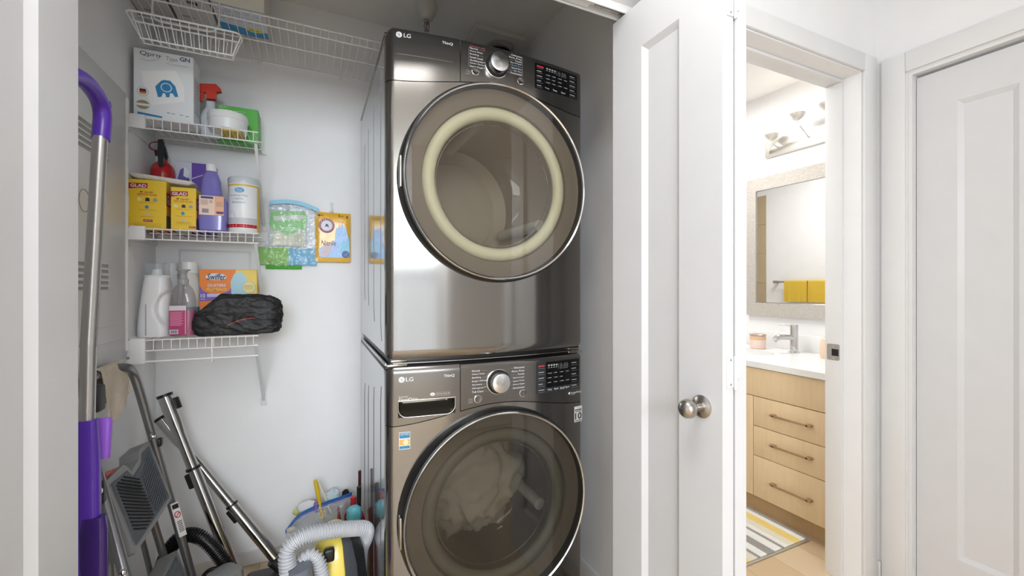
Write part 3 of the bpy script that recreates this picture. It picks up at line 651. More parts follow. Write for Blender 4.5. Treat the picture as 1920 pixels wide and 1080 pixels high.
# stacking kit
sk = thing('stacking_kit', 'chrome and black stacking brackets between washer and dryer', 'bracket', (CX, 1.6, .957))
MB().rbox(CX-HW+.012, CX+HW-.012, 1.312, 2.06, .957, .984, .002).build('spacer', BLACK, sk)
MB().tube([(CX-HW+.02+i*(2*HW-.04)/20, fy(CX-HW+.02+i*(2*HW-.04)/20)+.012, .969) for i in range(21)], .0022, 6).build('front_strip', NICKEL, sk)
for s in (-1, 1):
    xe = CX+s*(HW-.002); x2 = CX+s*(HW-.062)
    MB().rbox(min(xe, x2), max(xe, x2), 1.302, 1.33, .960, .9665, .002).build('bracket_foot', CHROME, sk)
    MB().rbox(min(xe-s*.012, x2), max(xe-s*.012, x2), 1.305, 1.33, .972, .979, .002).build('bracket_clip', NICKEL, sk)
    MB().rbox(CX+s*(HW-.004)-.004, CX+s*(HW-.004)+.004, 1.33, 2.06, .9575, .967, .002).build('side_rail', SIDE, sk)
# ================================================================ BATHROOM
MAPLE = wood('maple_veneer', (242, 217, 176), (230, 202, 160), (6, 6, .8), .42)
MAPLE2 = wood('maple_veneer_edge', (214, 182, 138), (200, 168, 124), (6, 6, .8), .5)
COPPER = mat('champagne_bronze', (188, 160, 132), .3, .9)
va = thing('vanity_cabinet', 'pale maple bathroom vanity with three drawers', 'cabinet', (2.4, 1.7, 0))
V0, V1 = 1.14, 2.6
MB().box(2.137, 2.715, V0, V1, .085, .655).build('carcass', MAPLE2, va, 0)
MB().box(2.17, 2.71, V0, V1, 0, .085).build('toe_kick', MAPLE2, va, 0)
def pull(par, y, z, x=2.12, L=.16, ver=False):
    h = MB()
    if ver: h.tube([(x, y, z+L/2), (x-.02, y, z+L/2-.012), (x-.022, y, z), (x-.02, y, z-L/2+.012), (x, y, z-L/2)], .0045, 8)
    else:
        h.rbox(x-.026, x-.02, y-L/2+.02, y+L/2-.02, z-.005, z+.005, .002)
        for s in (-1, 1): h.rbox(x-.026, x, y+s*(L/2-.02)-.012, y+s*(L/2-.02)+.012, z-.006, z+.006, .003)
    return h.build('handle', COPPER, par)
YD = atx(1412, 750, 2.12).y
zz = [atx(1412, p, 2.12).z for p in (742, 797, 852)]
zt, zbt = .768, .088
MB().rbox(2.12, 2.137, V0, V1, zz[0]+.003, zt, .0015).build('false_front', MAPLE, va)
for a, b, hp in ((zz[1], zz[0], 789), (zz[2], zz[1], 848), (zbt, zz[2], 924)):
    d = MB().rbox(2.12, 2.137, V0, YD-.002, a+.0025, b-.0005, .0015).build('drawer', MAPLE, va)
    yh = atx(1480, hp, 2.1).y; pull(d, yh, atx(1480, hp, 2.1).z, L=.215)
for y0, y1, yh in ((YD+.001, YD+.44, YD+.04), (YD+.443, V1, YD+.49)):
    d = MB().rbox(2.12, 2.137, y0, y1, zbt+.0025, zz[0]-.0005, .0015).build('cabinet_door', MAPLE, va)
    pull(d, YD+.045 if y0 < YD+.1 else yh, .55, L=.12, ver=True)
QUA = mat('white_quartz', (244, 244, 242), .25)
ct = thing('countertop', 'white quartz vanity countertop with backsplash', 'countertop', (2.4, 1.7, .774))
SX, SY, SRX, SRY, ZT = 2.385, 1.84, .15, .24, .804
def cring(n, fn): return [fn(2*math.pi*k/n) for k in range(n)]
n = 48; X0, X1 = 2.10, 2.7195; mb = MB()
def sq(a):
    ca, sa = math.cos(a), math.sin(a); ty = (V1+.005-SY) if sa > 0 else (SY-(V0-.01)); tx = (X1-SX) if ca > 0 else (SX-X0)
    k = min(tx/abs(ca) if abs(ca) > 1e-6 else 9, ty/abs(sa) if abs(sa) > 1e-6 else 9); return SX+ca*k, SY+sa*k
angs = sorted(set([2*math.pi*k/n for k in range(n)]+[math.atan2(dy_, dx_) % (2*math.pi) for dx_ in (X0-SX, X1-SX) for dy_ in (V0-.01-SY, V1+.005-SY)])); N_ = len(angs)
o_ = [sq(a) for a in angs]; i_ = [(SX+SRX*math.cos(a), SY+SRY*math.sin(a)) for a in angs]
v = [(x, y, ZT) for x, y in o_]+[(x, y, ZT) for x, y in i_]+[(x, y, .774) for x, y in o_]+[(x, y, .774) for x, y in i_]; f = []
for k in range(N_):
    l = (k+1) % N_; f += [(k, l, N_+l, N_+k), (2*N_+k, 3*N_+k, 3*N_+l, 2*N_+l), (k, 2*N_+k, 2*N_+l, l), (N_+k, N_+l, 3*N_+l, 3*N_+k)]
mb.add(v, f).build('slab', QUA, ct, 30)
MB().rbox(2.70, 2.7195, V0-.01, V1, ZT, ZT+.1, .002).build('backsplash', QUA, ct)
sk_ = MB()
rings = [(ZT-.012, 1.03), (ZT-.03, .99), (ZT-.07, .93), (ZT-.11, .8), (ZT-.135, .5), (ZT-.14, .1)]
v = [(SX+SRX*k*math.cos(a), SY+SRY*k*math.sin(a), z) for z, k in rings for a in angs]; f = []
for r_ in range(len(rings)-1):
    for k in range(N_): l = (k+1) % N_; f.append((r_*N_+k, r_*N_+l, (r_+1)*N_+l, (r_+1)*N_+k))
bs = sk_.add(v, f).build('wash_basin', mat('white_porcelain', (238, 238, 236), .12), None, 60, loc=(SX, SY, ZT-.14)); tag(bs, 'oval white undermount basin below the chrome faucet', 'sink')
fa = thing('faucet', 'chrome single lever bathroom faucet at the basin', 'faucet', (2.615, 1.63, ZT))
fx, fyy = 2.615, atx(1489, 660, 2.615).y
MB().lathe([(.0, 0), (.03, 0), (.03, .003), (.023, .006), (.021, .008), (.021, .158), (.019, .165), (0, .166)], (fx, fyy, ZT), 'z', 32).build('body', CHROME, fa)
MB().tube(spline([(fx, fyy, ZT+.085), (fx-.05, fyy+.008, ZT+.092), (fx-.12, fyy+.016, ZT+.094), (fx-.15, fyy+.02, ZT+.082)], 5), .0155, 16).build('spout', CHROME, fa)
MB().tube([(fx-.01, fyy, ZT+.155), (fx-.035, fyy+.03, ZT+.162), (fx-.06, fyy+.055, ZT+.163)], .0035, 8).build('lever', CHROME, fa)
ca = thing('candle_jar', 'pink frosted jar candle with lid on the vanity', 'candle', (0, 0, 0))
cp = atz(1421, 653, ZT); ORG[ca] = cp; ca.location = cp
PEACH = mat('peach_wax', (246, 218, 205), .3)
MB().lathe([(0, 0), (.042, 0), (.046, .004), (.046, .078), (.043, .082), (0, .082)], cp, 'z', 32).build('jar', PEACH, ca)
MB().lathe([(.0, .083), (.048, .083), (.048, .090), (.044, .093), (0, .093)], cp, 'z', 32).build('lid', mat('rose_gold_lid', (205, 180, 165), .25, .7), ca)
MB().lathe([(.0465, .058), (.0465, .076)], cp, 'z', 32, 'open').build('amber_band', mat('amber_band', (235, 195, 150), .3), ca)
so = thing('soap_bottle', 'peach soap bottle standing at the doorway end of the vanity', 'bottle'); q = atz(1549, 672, ZT); ORG[so] = q; so.location = q
MB().lathe([(0, 0), (.026, 0), (.028, .004), (.028, .085), (.022, .105), (.010, .112)], q, 'z', 24).build('body', mat('peach_soap', (245, 215, 190), .25), so)
MB().lathe([(.010, .112), (.010, .128), (.004, .13), (.004, .15), (0, .15)], q, 'z', 16).build('pump', PLASW, so)
# framed mirror
mi = thing('wall_mirror', 'large mirror in a silver mosaic frame above the vanity', 'mirror', (2.715, 1.4, 1.0))
MZ0, MZ1, MY0, MY1, FW = 1.005, 1.925, 1.13, 1.985, .066
MOS = mat('silver_mosaic', (198, 192, 184), .35, .2, vary=.24, vscale=150, bump=.6, bscale=150)
def mitre(a, b, c, d):  # one frame side from its outer and inner edge (y, z)
    fr = Fr((2.72, 0, 0), (0, 1, 0), (0, 0, 1)); m = MB()
    m.prism([a, b, c, d], Fr((2.7195, 0, 0), (0, -1, 0), (0, 0, 1)), 0, .022); m.v = [Vector((p.x, -p.y, p.z)) for p in m.v]
    return m.build('frame_side', MOS, mi, 20)
def inn(y, z): return (y+math.copysign(FW, (MY0+MY1)/2-y), z+math.copysign(FW+.02, (MZ0+MZ1)/2-z))
cs = [(MY0, MZ0), (MY1, MZ0), (MY1, MZ1), (MY0, MZ1)]
for k in range(4): mitre(cs[k], cs[(k+1) % 4], inn(*cs[(k+1) % 4]), inn(*cs[k]))
MB().box(2.706, 2.712, MY0+FW-.004, MY1-FW+.004, MZ0+FW+.01, MZ1-FW-.01).build('mirror_glass', mat('mirror_silver', (240, 240, 238), .0, 1., vary=0), mi, 0)
bev = MB(); y0_, y1_, z0_, z1_ = MY0+FW, MY1-FW, MZ0+FW+.02, MZ1-FW-.02
for k in range(4):
    a = [(y0_, z0_), (y1_, z0_), (y1_, z1_), (y0_, z1_)][k]; b = [(y0_, z0_), (y1_, z0_), (y1_, z1_), (y0_, z1_)][(k+1) % 4]
    s = lambda p: (p[0]+math.copysign(.004, (y0_+y1_)/2-p[0]), p[1]+math.copysign(.004, (z0_+z1_)/2-p[1]))
    bev.add([(2.6985, *a), (2.6985, *b), (2.7055, *s(b)), (2.7055, *s(a))], [(0, 1, 2, 3)])
bev.build('inner_lip', NICKEL, mi, 0)
# vanity light
VNK = mat('pale_satin_nickel', (226, 223, 217), .38, .75)
vl = thing('vanity_light', 'brushed nickel bow vanity light with small cup shades', 'light fixture', (2.72, 1.55, 2.05))
VY1 = atx(1437, 280, 2.72).y; VY0 = VY1-.72; VZ0, VZ1 = 2.045, 2.155
MB().rbox(2.704, 2.7195, VY0, VY1, VZ0, VZ1, .003).build('back_plate', VNK, vl)
bw = []
for i in range(25):
    q = i/24; y = VY1-.03-(VY1-VY0-.06)*q; s = 1-(2*q-1)**2; bw.append((2.70-.10*s**.7, y, VZ0+.035+.085*s))
mb = MB()
for i in range(25): p = bw[i]; mb.v += [Vector((p[0], p[1], p[2]+.011)), Vector((p[0], p[1], p[2]-.011)), Vector((p[0]-.004, p[1], p[2]-.011)), Vector((p[0]-.004, p[1], p[2]+.011))]
for i in range(24):
    for k in range(4): mb.f.append((i*4+k, i*4+(k+1) % 4, i*4+4+(k+1) % 4, i*4+4+k))
mb.build('bow_bar', VNK, vl)
for q in (.10, .37, .63, .9):
    i = round(q*24); p = Vector(bw[i])
    sh = MB().lathe([(.004, 0), (.005, .012), (.02, .02), (.034, .034), (.042, .052), (.039, .052), (.03, .036), (.012, .022)], (p.x-.012, p.y, p.z+.01), 'z', 24, 'open').build('cup_shade', VNK, vl)
    rod((p.x-.002, p.y, p.z+.004), (2.706, p.y, VZ0+.05), .004).build('stem', VNK, vl)
    MB().lathe([(0, .022), (.012, .026), (.016, .038), (.012, .05), (0, .055)], (p.x-.012, p.y, p.z+.01), 'z', 16).build('lamp_bulb', mat('bulb_glow', (255, 246, 230), .5, emit=18), sh)
# towel bar and towels on the wall facing the mirror
tb = thing('towel_bar', 'nickel towel bar on the bathroom wall, reflected in the mirror', 'towel bar', (1.13, 2.5, 1.25))
rod((1.185, 2.16, 1.245), (1.185, 2.81, 1.245), .008, 12).build('bar', NICKEL, tb)
for y in (2.165, 2.805): MB().rbox(1.1255, 1.192, y-.012, y+.012, 1.232, 1.258, .003).build('post', NICKEL, tb)
YT = mat('yellow_terry', (232, 196, 72), .95, vary=.12, vscale=120, bump=.5, bscale=260)
for y0, y1, lab in ((2.485, 2.70, 'yellow hand towel hanging nearest the post of the towel bar'), (2.24, 2.475, 'yellow hand towel hanging at the middle of the towel bar')):
    mb = MB()
    def tw(u, v):
        y = y0+(y1-y0)*u; s = (v-.5)*2; w_ = .002*math.sin(u*17)+.0015*math.sin(u*31+2)
        if abs(s) < .12: a = s/.12*math.pi/2; return (1.185+.012*math.sin(a), y, 1.247+.011*math.cos(a))
        d = (abs(s)-.12)/.88; return (1.185+math.copysign(.012+w_*d, s), y, 1.247-.195*d)
    o = mb.grid(tw, 20, 40).build('hand_towel', YT, None, 60, loc=(1.185, (y0+y1)/2, 1.05), solid=.006); tag(o, lab, 'towel', 'yellow hand towels')
TAN = mat('tan_wall_tile', (186, 168, 136), .35)
ts = thing('trim_6', 'tan tiled tub surround at the far end of the bathroom', 'tile surround', (1.13, 3.3, 0), None, 'structure')
for i in range(2):
    for j in range(7): MB().rbox(1.1255, 1.133, 2.93+i*.38, 3.305+i*.38, .02+j*.305, .322+j*.305, .001, 1).build('tile', TAN, ts, 0)
# rug
rg = thing('bath_rug', 'striped yellow, grey and cream loop bath rug before the vanity', 'rug', (1.9, 1.6, 0))
RX0, RX1, RY0, RY1 = 1.55, 2.115, 1.235, 2.1
MB().rbox(RX0, RX1, RY0, RY1, .0005, .010, .003).build('backing', mat('rug_backing', (196, 188, 172), .9), rg)
cols = {'g': mat('rug_grey', (162, 158, 152), .95, vary=.1, vscale=90), 'w': mat('rug_white', (236, 233, 226), .95, vary=.05, vscale=90), 'y': mat('rug_yellow', (232, 205, 128), .95, vary=.08, vscale=90), 'c': mat('rug_cream', (226, 218, 198), .95, vary=.05, vscale=90)}
x = RX1
for ch, wd in (('g', .02), ('w', .03), ('y', .05), ('c', .045), ('w', .03), ('g', .018), ('w', .05), ('g', .05), ('w', .045), ('g', .018), ('c', .05), ('y', .05), ('w', .03), ('g', .02), ('w', .059)):
    x0, x1 = x-wd, x; x = x0
    n1 = max(2, round(wd/.01)*4); hf = lambda u, v: .011+.007*abs(math.sin(u*math.pi*max(1, round(wd/.011))))*(.6+.4*abs(math.sin(v*200)))
    MB().grid(lambda u, v: (x0+(x1-x0)*u, RY0+.004+(RY1-RY0-.008)*v, hf(u, v)), n1, 150).build('stripe', cols[ch], rg, 60)
# ================================================================ THINGS ON THE SHELVES
def XY(px, py, y): q = aty(px, py, y); return q.x, q.z
def pgrid(par, name, fr, a0, a1, b0, b1, m, d=.0006, n=16, nb=2):
    w_ = fr.warp or (lambda p: p)
    return MB().grid(lambda u, v: w_(fr.p(a0+(a1-a0)*u, b0+(b1-b0)*v, d)), n, nb).build(name, m, par, 40)
class Cyl:
    """print wrapped round an upright can: a is arc length from the side facing -y"""
    warp = None
    def __init__(s, cx, cy, r): s.cx, s.cy, s.r = cx, cy, r
    def p(s, a, b, d=0): t = a/s.r; return Vector((s.cx+(s.r+d)*math.sin(t), s.cy-(s.r+d)*math.cos(t), b))
def at(t, p): p = Vector(p); t.location = p; ORG[t] = p; return t
def carton(name, label, x0, x1, y0, y1, z0, z1, m, cat='box', group=None, edge=.0015):
    t = at(thing(name, label, cat, (0, 0, 0), group), ((x0+x1)/2, (y0+y1)/2, z0))
    MB().rbox(x0, x1, y0, y1, z0, z1, edge, 1).build('carton', m, t); return t
def poly_px(pts, y): return [XY(px, py, y) for px, py in pts]
Z1, Z2, Z3, ZU = S1+.0048, S2+.0048, S3+.0048, 2.18+.005
CARD = lambda n, c: mat('card_'+n, c, .45)
WC = CARD('white', (236, 240, 244)); BLUEP = mat('print_blue', (52, 140, 196), .45); NAVY = mat('print_navy', (40, 62, 110), .45)
# ---- upper shelf cartons
ub = []
for x0, x1, y0, y1, h, lab, c in ((-.572, -.466, 1.80, 2.02, .2, 'plain grey carton against the wall on the long upper shelf', (196, 196, 198)), (-.456, -.334, 1.786, 2.0, .21, 'pale grey carton in the middle of the long upper shelf', (206, 206, 208))):
    t = carton('carton_box', lab, x0, x1, y0, y1, ZU, ZU+h, CARD('grey%d' % len(ub), c), 'box', 'boxes on the long upper shelf'); ub.append(t)
    fb = Fr((x0, y0, ZU), (1, 0, 0), (0, 1, 0)); fb.n = Vector((0, 0, -1))
    bars(t, 'underside_print', fb, [(.055+.008*k, .058+.008*k+.003, .02, .035+.004*(k % 2)) for k in range(4)]+[(.02, .05, .12, .1215), (.02, .06, .127, .1285)], INKK)
t = carton('carton_box', 'white carton with blue printed underside on the long upper shelf', -.326, -.164, 1.77, 1.955, ZU, ZU+.2, CARD('cream', (232, 228, 216)), 'box', 'boxes on the long upper shelf')
fb = Fr((-.326, 1.77, ZU), (1, 0, 0), (0, 1, 0)); fb.n = Vector((0, 0, -1))
decal(t, 'underside_field', fb, rect(.001, .161, .001, .184), CARD('silverblue', (208, 214, 226)), .0004); decal(t, 'blue_band', fb, [(.001, .12), (.04, .128), (.1, .138), (.161, .14), (.161, .184), (.001, .184)], BLUEP, .0008)
decal(t, 'yellow_badge', fb, ell(.118, .136, .028, .015), mat('badge_yellow', (226, 214, 110), .45), .0012); text(t, 'Flow', fb, .10, .136, .142, .131, INKK, d=.0016, shear=.2)
bars(t, 'underside_print', fb, [(.01+.03*i, .032+.03*i, .015+.025*j, .017+.025*j) for i in range(5) for j in range(4)], INKG, .0009)
# ---- shelf 1
yq = 1.87
(qx0, qz1), (qx1, _) = XY(250, 87.5, yq), XY(363, 110, yq); qy1 = atx(374.5, 160, qx1).y
t = carton('vacuum_bag_box', 'tall white vacuum bag box printed Qpro Type GN', qx0, qx1, yq, qy1, Z1, qz1, WC)
f = front(0, yq, 0)
def tpx(par, s, f, x0, y0, x1, y1, m, **k):
    (a0, b1), (a1, b0) = XY(x0, y0, f.o.y), XY(x1, y1, f.o.y); return text(par, s, f, a0, a1, b0, b1, m, **k)
tpx(t, 'Qpro', f, 262, 94, 301, 111, NAVY); tpx(t, 'Type', f, 311, 105, 333, 119, INKG); tpx(t, 'GN', f, 337, 107, 356, 118, NAVY, bold=.02); tpx(t, 'To Fit Miele', f, 325, 121, 355, 127, INKR)
for k, m_ in (((263, 111, 300, 113.2, 8), INKG),):
    MB().tube(spline([Vector((*XY(px, py, yq)[:1], yq-.0006, XY(px, py, yq)[1])) for px, py in ((264, 110), (280, 114), (296, 111), (303, 104))], 5), .0005, 5).build('swoosh', INKG, t)
(a, b), (c, d) = XY(311, 120, yq), XY(352, 125.5, yq); bars(t, 'rule_line', f, [(a, c, (b+d)/2, (b+d)/2+.0005)], INKG)
decal(t, 'bag_picture', f, poly_px([(264, 133), (330, 133), (345, 165), (346, 191), (285, 197), (273, 175)], yq), CARD('bagwhite', (250, 251, 252)), .0006)
sc_ = lambda L: [(230+x/4.5, 60+y/4.5) for x, y in L]
decal(t, 'blue_fitting', f, poly_px(sc_([(275, 460), (325, 412), (350, 405), (400, 412), (445, 460), (470, 548), (440, 550), (425, 522), (400, 516), (395, 552), (368, 552), (358, 520), (340, 516), (328, 548), (298, 550)]), yq), BLUEP, .0009)
p = XY(312, 164.5, yq); MB().tube(arc((p[0], yq-.0012, p[1]), .0145, 0, 360, 28), .0016, 6).build('fitting_ring', WC, t)
p = XY(268, 171.5, yq); decal(t, 'round_seal', f, ell(*p, .0165, .0165), CARD('seal', (214, 216, 220)), .0009); decal(t, 'seal_face', f, ell(*p, .0135, .0135), WC, .0011)
for k, m_ in enumerate((INKK, INKR, mat('flag_gold', (220, 180, 90), .5))): bars(t, 'flag_band', f, [(p[0]-.0095+.001*abs(k-1), p[0]+.0095-.001*abs(k-1), p[1]+.003-.006*k, p[1]+.009-.006*k)], m_, .0014)
p = XY(268, 196, yq); decal(t, 'gold_seal', f, ell(*p, .0185, .0155), mat('seal_gold', (176, 166, 120), .3, .5), .0009); decal(t, 'gold_seal_band', f, rect(p[0]-.018, p[0]+.018, p[1]-.004, p[1]+.004), WC, .0012)
(a, b), (c, d) = XY(258, 209, yq), XY(304, 221, yq); decal(t, 'blue_banner', f, [(a, b), (c, b-.006), (c, b-.012), (a, b-.008)], BLUEP, .0009)
bars(t, 'count_print', f, [(XY(x, 0, yq)[0], XY(x+6, 0, yq)[0], z, z+.003) for x, z in ((313, qz1-.212), (322, qz1-.213), (337, qz1-.214), (348, qz1-.216))], INKG)
fr_ = Fr((qx1, yq, Z1), (0, 1, 0), (0, 0, 1)); bars(t, 'side_print', fr_, [(.012, (qy1-yq)-.015, .05+.011*k, .053+.011*k) for k in range(12)], INKG)
# spray bottle with red trigger
ys = 1.995; p = XY(395, 205, ys)
t = at(thing('spray_bottle', 'clear spray bottle with red trigger beside the vacuum bag box', 'bottle'), (p[0], ys, Z1))
cx = p[0]; SPB = mat('frosted_bottle', (214, 220, 226), .25)
zn = XY(395, 192, ys)[1]
MB().loft([(Z1, cx, ys, .03, .02, 3), (Z1+.006, cx, ys, .033, .022, 3), (Z1+.07, cx, ys, .033, .022, 3), (Z1+.095, cx, ys, .026, .02, 2.5), (Z1+.11, cx, ys, .017, .016, 2), (zn, cx, ys, .015, .015, 2)], 28).build('bottle', SPB, t)
f = front(0, ys, 0)
RED = mat('trigger_red', (214, 62, 44), .35)
MB().prism(poly_px(sc_([(645, 450), (670, 444), (790, 448), (830, 486), (834, 508), (792, 516), (790, 575), (710, 570), (710, 522), (690, 512), (682, 520), (650, 500)]), ys), f, -.011, .011).build('spray_head', RED, t, 30)
MB().prism(poly_px(sc_([(660, 505), (690, 512), (688, 545), (668, 590), (650, 582), (655, 550)]), ys), f, -.006, .006).build('trigger', RED, t, 30)
# white tub on a yellow sponge, green box
ytub = 1.936; (a, b), (c, _) = XY(383, 206, 1.88), XY(461, 206, 1.88); r = (c-a)/2*1.02; cx = (a+c)/2
o = MB().rbox(cx-.02, cx+.048, 1.885, 1.975, Z1, Z1+.008, .003).build('sponge_cloth', mat('yellow_sponge', (226, 196, 84), .9), None, loc=(cx, 1.93, Z1)); tag(o, 'folded yellow sponge cloth under the white tub', 'cloth')
t = at(thing('plastic_tub', 'round white plastic tub on the top small shelf', 'tub'), (cx, ytub, Z1+.008)); zt = XY(420, 207, 1.885)[1]
MB().lathe([(0, Z1+.0085), (r*.93, Z1+.0085), (r*.96, Z1+.014), (r*.96, zt-.022), (0, zt-.022)], (cx, ytub, 0), 'z', 40).build('tub', PLASW, t)
MB().lathe([(r*.97, zt-.026), (r, zt-.024), (r, zt-.006), (r*.96, zt), (0, zt)], (cx, ytub, 0), 'z', 40).build('lid', mat('tub_lid', (240, 241, 240), .3), t)
yg = 2.02; (a, b), (c, _) = XY(407, 195, yg), XY(484, 203, yg)
GRN = CARD('green', (92, 188, 74)); t = carton('green_box', 'green cleaning product box behind the white tub', a, c, yg, yg+.09, Z1, b, GRN); f = front(0, yg, 0)
for k in range(3): p = XY(412+6.3*k, 199, yg); MB().tube(arc((p[0], yg-.0006, p[1]-.001), .005, 0, 360, 14), .0008, 5).build('ring_mark', INKW, t)
bars(t, 'fine_print', f, [(a+.056+.002*(k % 2), a+.056+.04-.006*(k % 3), b-.018-.007*k, b-.0165-.007*k) for k in range(6)]+[(a+.01, a+.05, b-.018-.006*k, b-.0167-.006*k) for k in range(3)], CARD('palegreen', (190, 228, 180)))
# ---- shelf 2
GLY = CARD('bagyellow', (240, 202, 50)); GLR = mat('banner_red', (168, 34, 44), .45); GLO = CARD('orange_side', (226, 160, 50))
def glad(px0, px1, py0, pxs, lab, k):
    y0 = 1.868; (a, b), (c, _) = XY(px0, py0, y0), XY(px1, py0, y0); y1 = atx(pxs, 380, c).y
    t = carton('garbage_bag_box', lab, a, c, y0, y1, Z2, b, GLY, 'box', 'yellow bag cartons'); f = front(0, y0, 0); w_ = c-a; h = b-Z2; m = (a+c)/2
    zb = b-h*(.09 if k == 0 else .11); decal(t, 'banner', f, [(a, zb), (a+w_*.5 if k == 0 else a+w_*.66, zb+.003), (a+w_*(.5 if k == 0 else .67), zb-.0135), (a+w_*.3, zb-.0145), (a, zb-.020)], GLR, .0007)
    text(t, 'GLAD', f, a+w_*.06, a+w_*(.47 if k == 0 else .63), zb-.0135, zb-.002, INKW, bold=.03, d=.001, tilt=.0016)
    z = b-h*(.265 if k == 0 else .285); text(t, 'M\u2019 GLAD', f, m-.020, m+.016, z-.002, z+.004, GLR, d=.001, bold=.01); text(t, 'SERVICE GLAD', f, m-.028, m+.026, z-.0105, z-.0045, GLR, d=.001)
    z -= .024
    for q, (dx, mm) in enumerate(((-.022, CARD('iconpale', (236, 226, 160))), (0, INKK), (.021, INKG))):
        s = .0062 if k == 0 else .0055; decal(t, 'bag_icon', f, [(m+dx-s, z-s), (m+dx+s, z-s), (m+dx+s*.9, z+s*.6), (m+dx+s*.4, z+s), (m+dx-s*.4, z+s), (m+dx-s*.9, z+s*.6)], mm, .0007)
    for q, (dz_, mm) in enumerate(((.026, BLUEP), (.05, CARD('tray', (214, 200, 160))))):
        decal(t, 'round_icon', f, ell(m-.002+.003*q, z-dz_, .005+.003*q, .0062-.0015*q, 16), mm, .0007)
    bars(t, 'caption_print', f, [(m-.02, m-.002, z-.012, z-.0112), (m+.002, m+.018, z-.012, z-.0112), (m-.024, m-.002, z-.0365, z-.0357), (m+.002, m+.024, z-.0365, z-.0357), (m-.02, m+.018, z-.06, z-.0592)], GLR)
    if k == 0: decal(t, 'web_banner', f, rect(m-.011, m+.014, z-.077, z-.069), GLR, .0007); text(t, 'glad.ca', f, m-.008, m+.011, z-.0755, z-.07, INKW, d=.001)
    else: decal(t, 'web_banner', f, rect(c-.022, c-.002, Z2+.006, Z2+.013), GLR, .0007); text(t, 'glad.ca', f, c-.02, c-.004, Z2+.0075, Z2+.0118, INKW, d=.001)
    bars(t, 'fine_print', f, [(a+.012+.004*(q % 2), c-.014, Z2+.004+.004*q+(.012 if k else 0), Z2+.0046+.004*q+(.012 if k else 0)) for q in range(4)], CARD('brownprint', (176, 138, 40)))
    fr_ = Fr((c, y0, Z2), (0, 1, 0), (0, 0, 1)); dpt = y1-y0
    decal(t, 'side_field', fr_, rect(.001, dpt-.001, .001, h*.82), GLO, .0006); decal(t, 'side_banner', fr_, rect(.001, dpt-.001, h*.48, h*.76), GLR, .0009)
    text(t, 'GLAD', fr_, .006, dpt*1.0-.004, h*.52, h*.72, INKW, d=.0012, bold=.02); decal(t, 'side_picture', fr_, rect(.001, dpt-.001, .002, h*.28), CARD('greypic', (96, 96, 100)) if k == 0 else mat('print_purple', (96, 66, 140), .45), .0009)
    return t, a, c, b
g1 = glad(240, 312, 334, 324.5, 'wider yellow garbage bag carton beside the breaker panel', 0); g2 = glad(320, 368, 349.5, 376.5, 'narrower yellow garbage bag carton beside the purple bottle', 1)
# white tray lying across the cartons
tl = Vector((g1[1]-.004, 1.925, g1[3]+.0125)); tr_ = Vector((g2[2]-.012, 1.925, g2[3]+.0135)); dv = tr_-tl
mb = MB()
def tray(u, v):
    a, b = (u-.5)*2, (v-.5)*2; k = max(abs(a), abs(b)); s = math.copysign
    ca = s(abs(a)**.9, a); lift = .012*max(0, (k-.78)/.22)**1.3; rr_ = 1-.08*max(0, abs(a)+abs(b)-1.5)
    p = tl+dv*(.5+ca*.5*rr_); return (p.x, p.y+.048*b*rr_, p.z+lift)
o = mb.grid(tray, 36, 16).build('plastic_tray', mat('tray_white', (240, 240, 240), .3), None, 60, loc=tuple(tl+dv*.5), solid=.004); tag(o, 'shallow white plastic tray lying on the yellow cartons', 'tray')
# fire extinguisher
ye = 2.045; ex = XY(305.5, 320, ye)[0]; er = .038
t = at(thing('fire_extinguisher', 'small red fire extinguisher with black valve behind the cartons', 'fire extinguisher'), (ex, ye, Z2))
zs_ = XY(305, 322, ye)[1]; FER = mat('extinguisher_red', (190, 26, 32), .22, coat=.5)
MB().lathe([(0, Z2), (er*.9, Z2), (er, Z2+.006), (er, zs_-.012), (er*.97, zs_+.006), (er*.85, zs_+.02), (er*.62, zs_+.031), (.016, zs_+.037), (.014, zs_+.05)], (ex, ye, 0), 'z', 40).build('cylinder', FER, t)
MB().lathe([(.015, zs_+.046), (.015, zs_+.07), (.011, zs_+.076), (0, zs_+.076)], (ex, ye, 0), 'z', 20).build('valve', BLACK, t)
f = front(0, ye-.03, 0)
sx_ = lambda L: [(230+x/4.911, 240+y/4.911) for x, y in L]
MB().prism(poly_px(sx_([(330, 112), (372, 108), (384, 150), (382, 345), (360, 370), (335, 350), (326, 230)]), ye-.03), f, -.008, .008).build('nozzle_hose', BLACK, t, 30)
MB().prism(poly_px(sx_([(295, 205), (326, 205), (326, 258), (300, 255)]), ye-.02), front(0, ye-.02, 0), -.008, .006).build('gauge', BLACK, t, 30)
MB().prism(poly_px(sx_([(384, 150), (398, 185), (420, 275), (405, 262), (386, 220)]), ye-.02), front(0, ye-.02, 0), -.007, .007).build('squeeze_lever', BLACK, t, 30)
lp = [Vector((XY(px, py, ye-.03)[0], ye-.032, XY(px, py, ye-.03)[1])) for px, py in sx_([(335, 135), (300, 130), (262, 140), (246, 165), (258, 190), (290, 205), (330, 205)])]
MB().tube(spline(lp, 6), .0022, 8).build('pull_pin_loop', mat('pin_dark_red', (130, 30, 40), .3), t)
